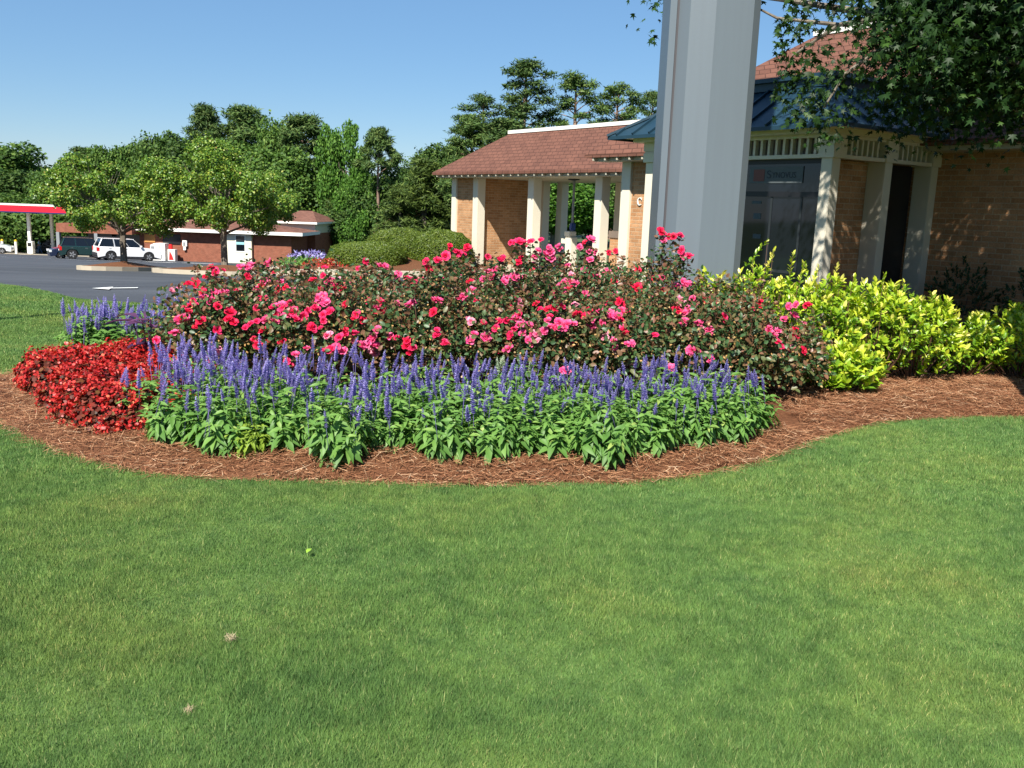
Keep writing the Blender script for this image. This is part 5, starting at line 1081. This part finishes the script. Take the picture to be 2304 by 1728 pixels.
# far planting island: clipped hedges, small flowers
def hedge(i, x, y, rx, ry, h, label):
    r = np.random.RandomState(900 + i); root = empty('clipped_hedge', (x, y, float(T(x, y)) + .1), 0, label, 'hedge', 'clipped hedges near the drive-through'); n = int(42000 * rx * ry)
    d = rdir(n, r); d[:, 2] = np.abs(d[:, 2]) * 1.25 - .25; sq = np.sign(d) * np.abs(d) ** .72; lump = 1 + .05 * np.sin(d[:, 0:1] * 9 + i) * np.sin(d[:, 2:3] * 8) + .025 * r.normal(size=(n, 1))
    P_ = sq * lump * [rx, ry, h * .62] + [0, 0, h * .4]; N = norm(d * [1, 1, .9] + r.normal(size=(n, 3)) * .3); D = norm(np.cross(N, rdir(n, r)) + N * .25); s = .035 + .02 * r.rand(n)
    link('foliage', npmesh('foliage', *leaves('diamond', P_, D, N, s, s * .7, np.clip(.5 + .25 * r.normal(size=n), 0, 1))), M['hedge'], root)
    mb = MB(); mb.lathe([(rx * .5, .0), (rx * .82, h * .2), (rx * .86, h * .6), (rx * .5, h * .85)], 14); o = mb.build('core', M['stem'], root, smooth=True); o.scale = (1, ry / rx, 1)
hedge(0, -4.2, 25.9, 1.08, .95, .66, 'low rounded hedge, left one in front'); hedge(1, -3.6, 28.3, 1.0, .9, .98, 'rounded hedge behind the other two'); hedge(2, -2.2, 27.2, .88, .85, 1.0, 'rounded hedge next to the brick drive-through wall')
r = np.random.RandomState(77)
def tuft(name, x, y, R_, h, mat, kind, n, L_, label, cat):
    d = rdir(n, r); d[:, 2] = np.abs(d[:, 2]); P_ = d * r.rand(n, 1) ** .3 * [R_, R_ * .7, h]; N = norm(d + r.normal(size=(n, 3)) * .5); D = norm(rdir(n, r) + [0, 0, .6]); z = float(T(x, y)) + .12
    o = link(name, npmesh(name, P_, [np.array([[0, 1, 2]])]) if 0 else npmesh(name, *leaves(kind, P_, D, N, L_, L_ * .5, r.rand(n))), M[mat]); o.location = (x, y, z); tag(o, label, cat); return o
tuft('far_red_flowers', -5.15, 24.9, .75, .24, 'begonia_bloom', 'diamond', 500, .06, 'patch of red bedding flowers on the far kerbed island', 'flowers')
tuft('far_green_bedding', -6.1, 26.2, .75, .25, 'salvia_leaf', 'diamond', 900, .09, 'bright green bedding plants left of the far red flowers', 'bedding plants')
tuft('far_salvia_patch', -6.6, 29.3, .8, .38, 'spike', 'needle', 420, .11, 'hazy patch of violet salvias on the far island beyond the roses', 'salvia')
# ------------------------------------------------------------ pine straw, grass
r = np.random.RandomState(31)
n = 300000; x = r.uniform(-5, 8, n); y = r.uniform(5, 11, n); dd = segdist(x, y) * np.where(inpoly(x, y), 1, -1)
k = (dd > -.03 - .03 * r.rand(n)) & ((y < 7.4) | (x > 1.9) | (x < -3.6)) ; k &= ~((np.abs(x) < 2.2) & (y > 6.6)); x, y, dd = x[k], y[k], dd[k]; n = len(x)
clump = np.sin(x * 9 + 2 * np.sin(y * 5)) * np.sin(y * 11 + x * 3)
z = bedz(x, y) + .012 + .022 * r.rand(n) * ss(-.05, .1, dd) + .014 * clump
a = r.rand(n) * 6.28 + clump * .8; P_ = np.stack([x, y, z], 1); D = np.stack([np.cos(a), np.sin(a), r.normal(size=n) * .16], 1); N = norm(np.stack([r.normal(size=n) * .4, r.normal(size=n) * .4, np.ones(n)], 1))
L_ = .05 + .10 * r.rand(n)
tag(link('pine_straw', npmesh('pine_straw', *leaves('needle', P_, D, N, L_, .0036 + .0012 * r.rand(n), r.rand(n) ** 1.3)), M['straw']), 'reddish brown pine straw mulch around the flower bed', 'pine straw', kind='stuff')
tot = []
for y0, y1, dens, wd, hh_ in ((1.9, 3.2, 80000, .0026, .030), (3.2, 5.0, 62000, .0031, .031), (5.0, 8.0, 28000, .0050, .034), (8.0, 13, 9000, .010, .04), (13, 20, 4200, .016, .042)):
    w1_ = .62 * y1 + 2.2; n = int((y1 - y0) * 2 * w1_ * dens); x = r.uniform(-w1_, w1_, n); y = r.uniform(y0, y1, n)
    k = ((np.abs(x) < .6 * y + .3) | ((np.abs(x) < .62 * y + 2.2) & (r.rand(n) < .45))) & (y < road_edge(x)) & (x < 8); x, y = x[k], y[k]; dd = segdist(x, y) * np.where(inpoly(x, y), 1, -1); k = (dd < .015 * r.normal(size=len(x))); x, y = x[k], y[k]; n = len(x)
    tuf = .75 + .5 * np.sin(x * 3.1 + np.sin(y * 2.3) * 2) * np.sin(y * 3.7 - x) * .5 + .15 * r.normal(size=n)
    P_ = np.stack([x, y, T(x, y) - .004], 1); a = r.rand(n) * 6.28; ln = .25 + .45 * r.rand(n)
    D = np.stack([np.cos(a) * ln, np.sin(a) * ln, np.ones(n)], 1); N = np.stack([np.cos(a + 1.57 * r.randint(0, 2, n)), np.sin(a + 1.57 * r.randint(0, 2, n)), .2 * np.ones(n)], 1) + .3 * r.normal(size=(n, 3))
    tot.append(leaves('needle', P_, D, N, hh_ * tuf * (.7 + .6 * r.rand(n)), wd * (.8 + .5 * r.rand(n)), r.rand(n)))
n = 90; x = r.uniform(-1, 4, n); y = r.uniform(2.3, 6, n); k = ~inpoly(x, y); x, y = x[k], y[k]; n = len(x); a = r.rand(n) * 6.28   # a few taller pale blades
tot.append(leaves('needle', np.stack([x, y, 0 * x], 1), np.stack([np.cos(a) * .35, np.sin(a) * .35, np.ones(n)], 1), np.stack([np.cos(a), np.sin(a), .2 + 0 * a], 1), .075 + .04 * r.rand(n), .005, .87 + .05 * r.rand(n)))
tag(link('grass', npmesh('grass', *join_np(tot)), M['blade']), 'closely mown green lawn grass', 'grass', kind='stuff')
# small things lying on the lawn
def onlawn(px, py):
    d = cam.matrix_world.to_3x3() @ Vector(((px - 1152) / 2050, -(py - 864) / 2050, -1)); t = -CAMH / d.z; return (d.x * t, d.y * t)
LEAFM = plain('fresh_leaf', (.25, .42, .04), .5); DRY = plain('dry_thatch', (.42, .33, .20), .85)
x, y = -.95, 3.55
V, F, R = leaves('lance', np.array([[0, 0, .038]]), np.array([[.3, 1, .35]]), np.array([[0, -.4, 1.]]), np.array([.05]), np.array([.02]), np.array([.5])); o = link('fallen_leaf', npmesh('fallen_leaf', V, F, R), LEAFM); o.location = (-.90, 3.88, 0); tag(o, 'single bright green leaf lying on the lawn', 'leaf')
n = 90; a = r.rand(n) * 6.28; V, F, R = leaves('needle', np.stack([r.normal(size=n) * .028, r.normal(size=n) * .022, .028 + .012 * r.rand(n)], 1), np.stack([np.cos(a), np.sin(a), r.normal(size=n) * .3], 1), np.tile([0, 0, 1.], (n, 1)), .05 + 0 * a, .005 + 0 * a, r.rand(n))
o = link('dry_grass_tuft', npmesh('dry_grass_tuft', V, F, R), DRY); o.location = (*onlawn(519, 1447), 0); o.scale = (.38, .38, .7); tag(o, 'small ball of dry straw coloured clippings on the lawn', 'dry grass')
o = link('dry_grass_tuft', o.data); o.location = (*onlawn(425, 1605), -.005); o.rotation_euler = (0, 0, 1.3); o.scale = (.25, .25, .6); tag(o, 'smaller wisp of dry clippings nearer the bottom left', 'dry grass')
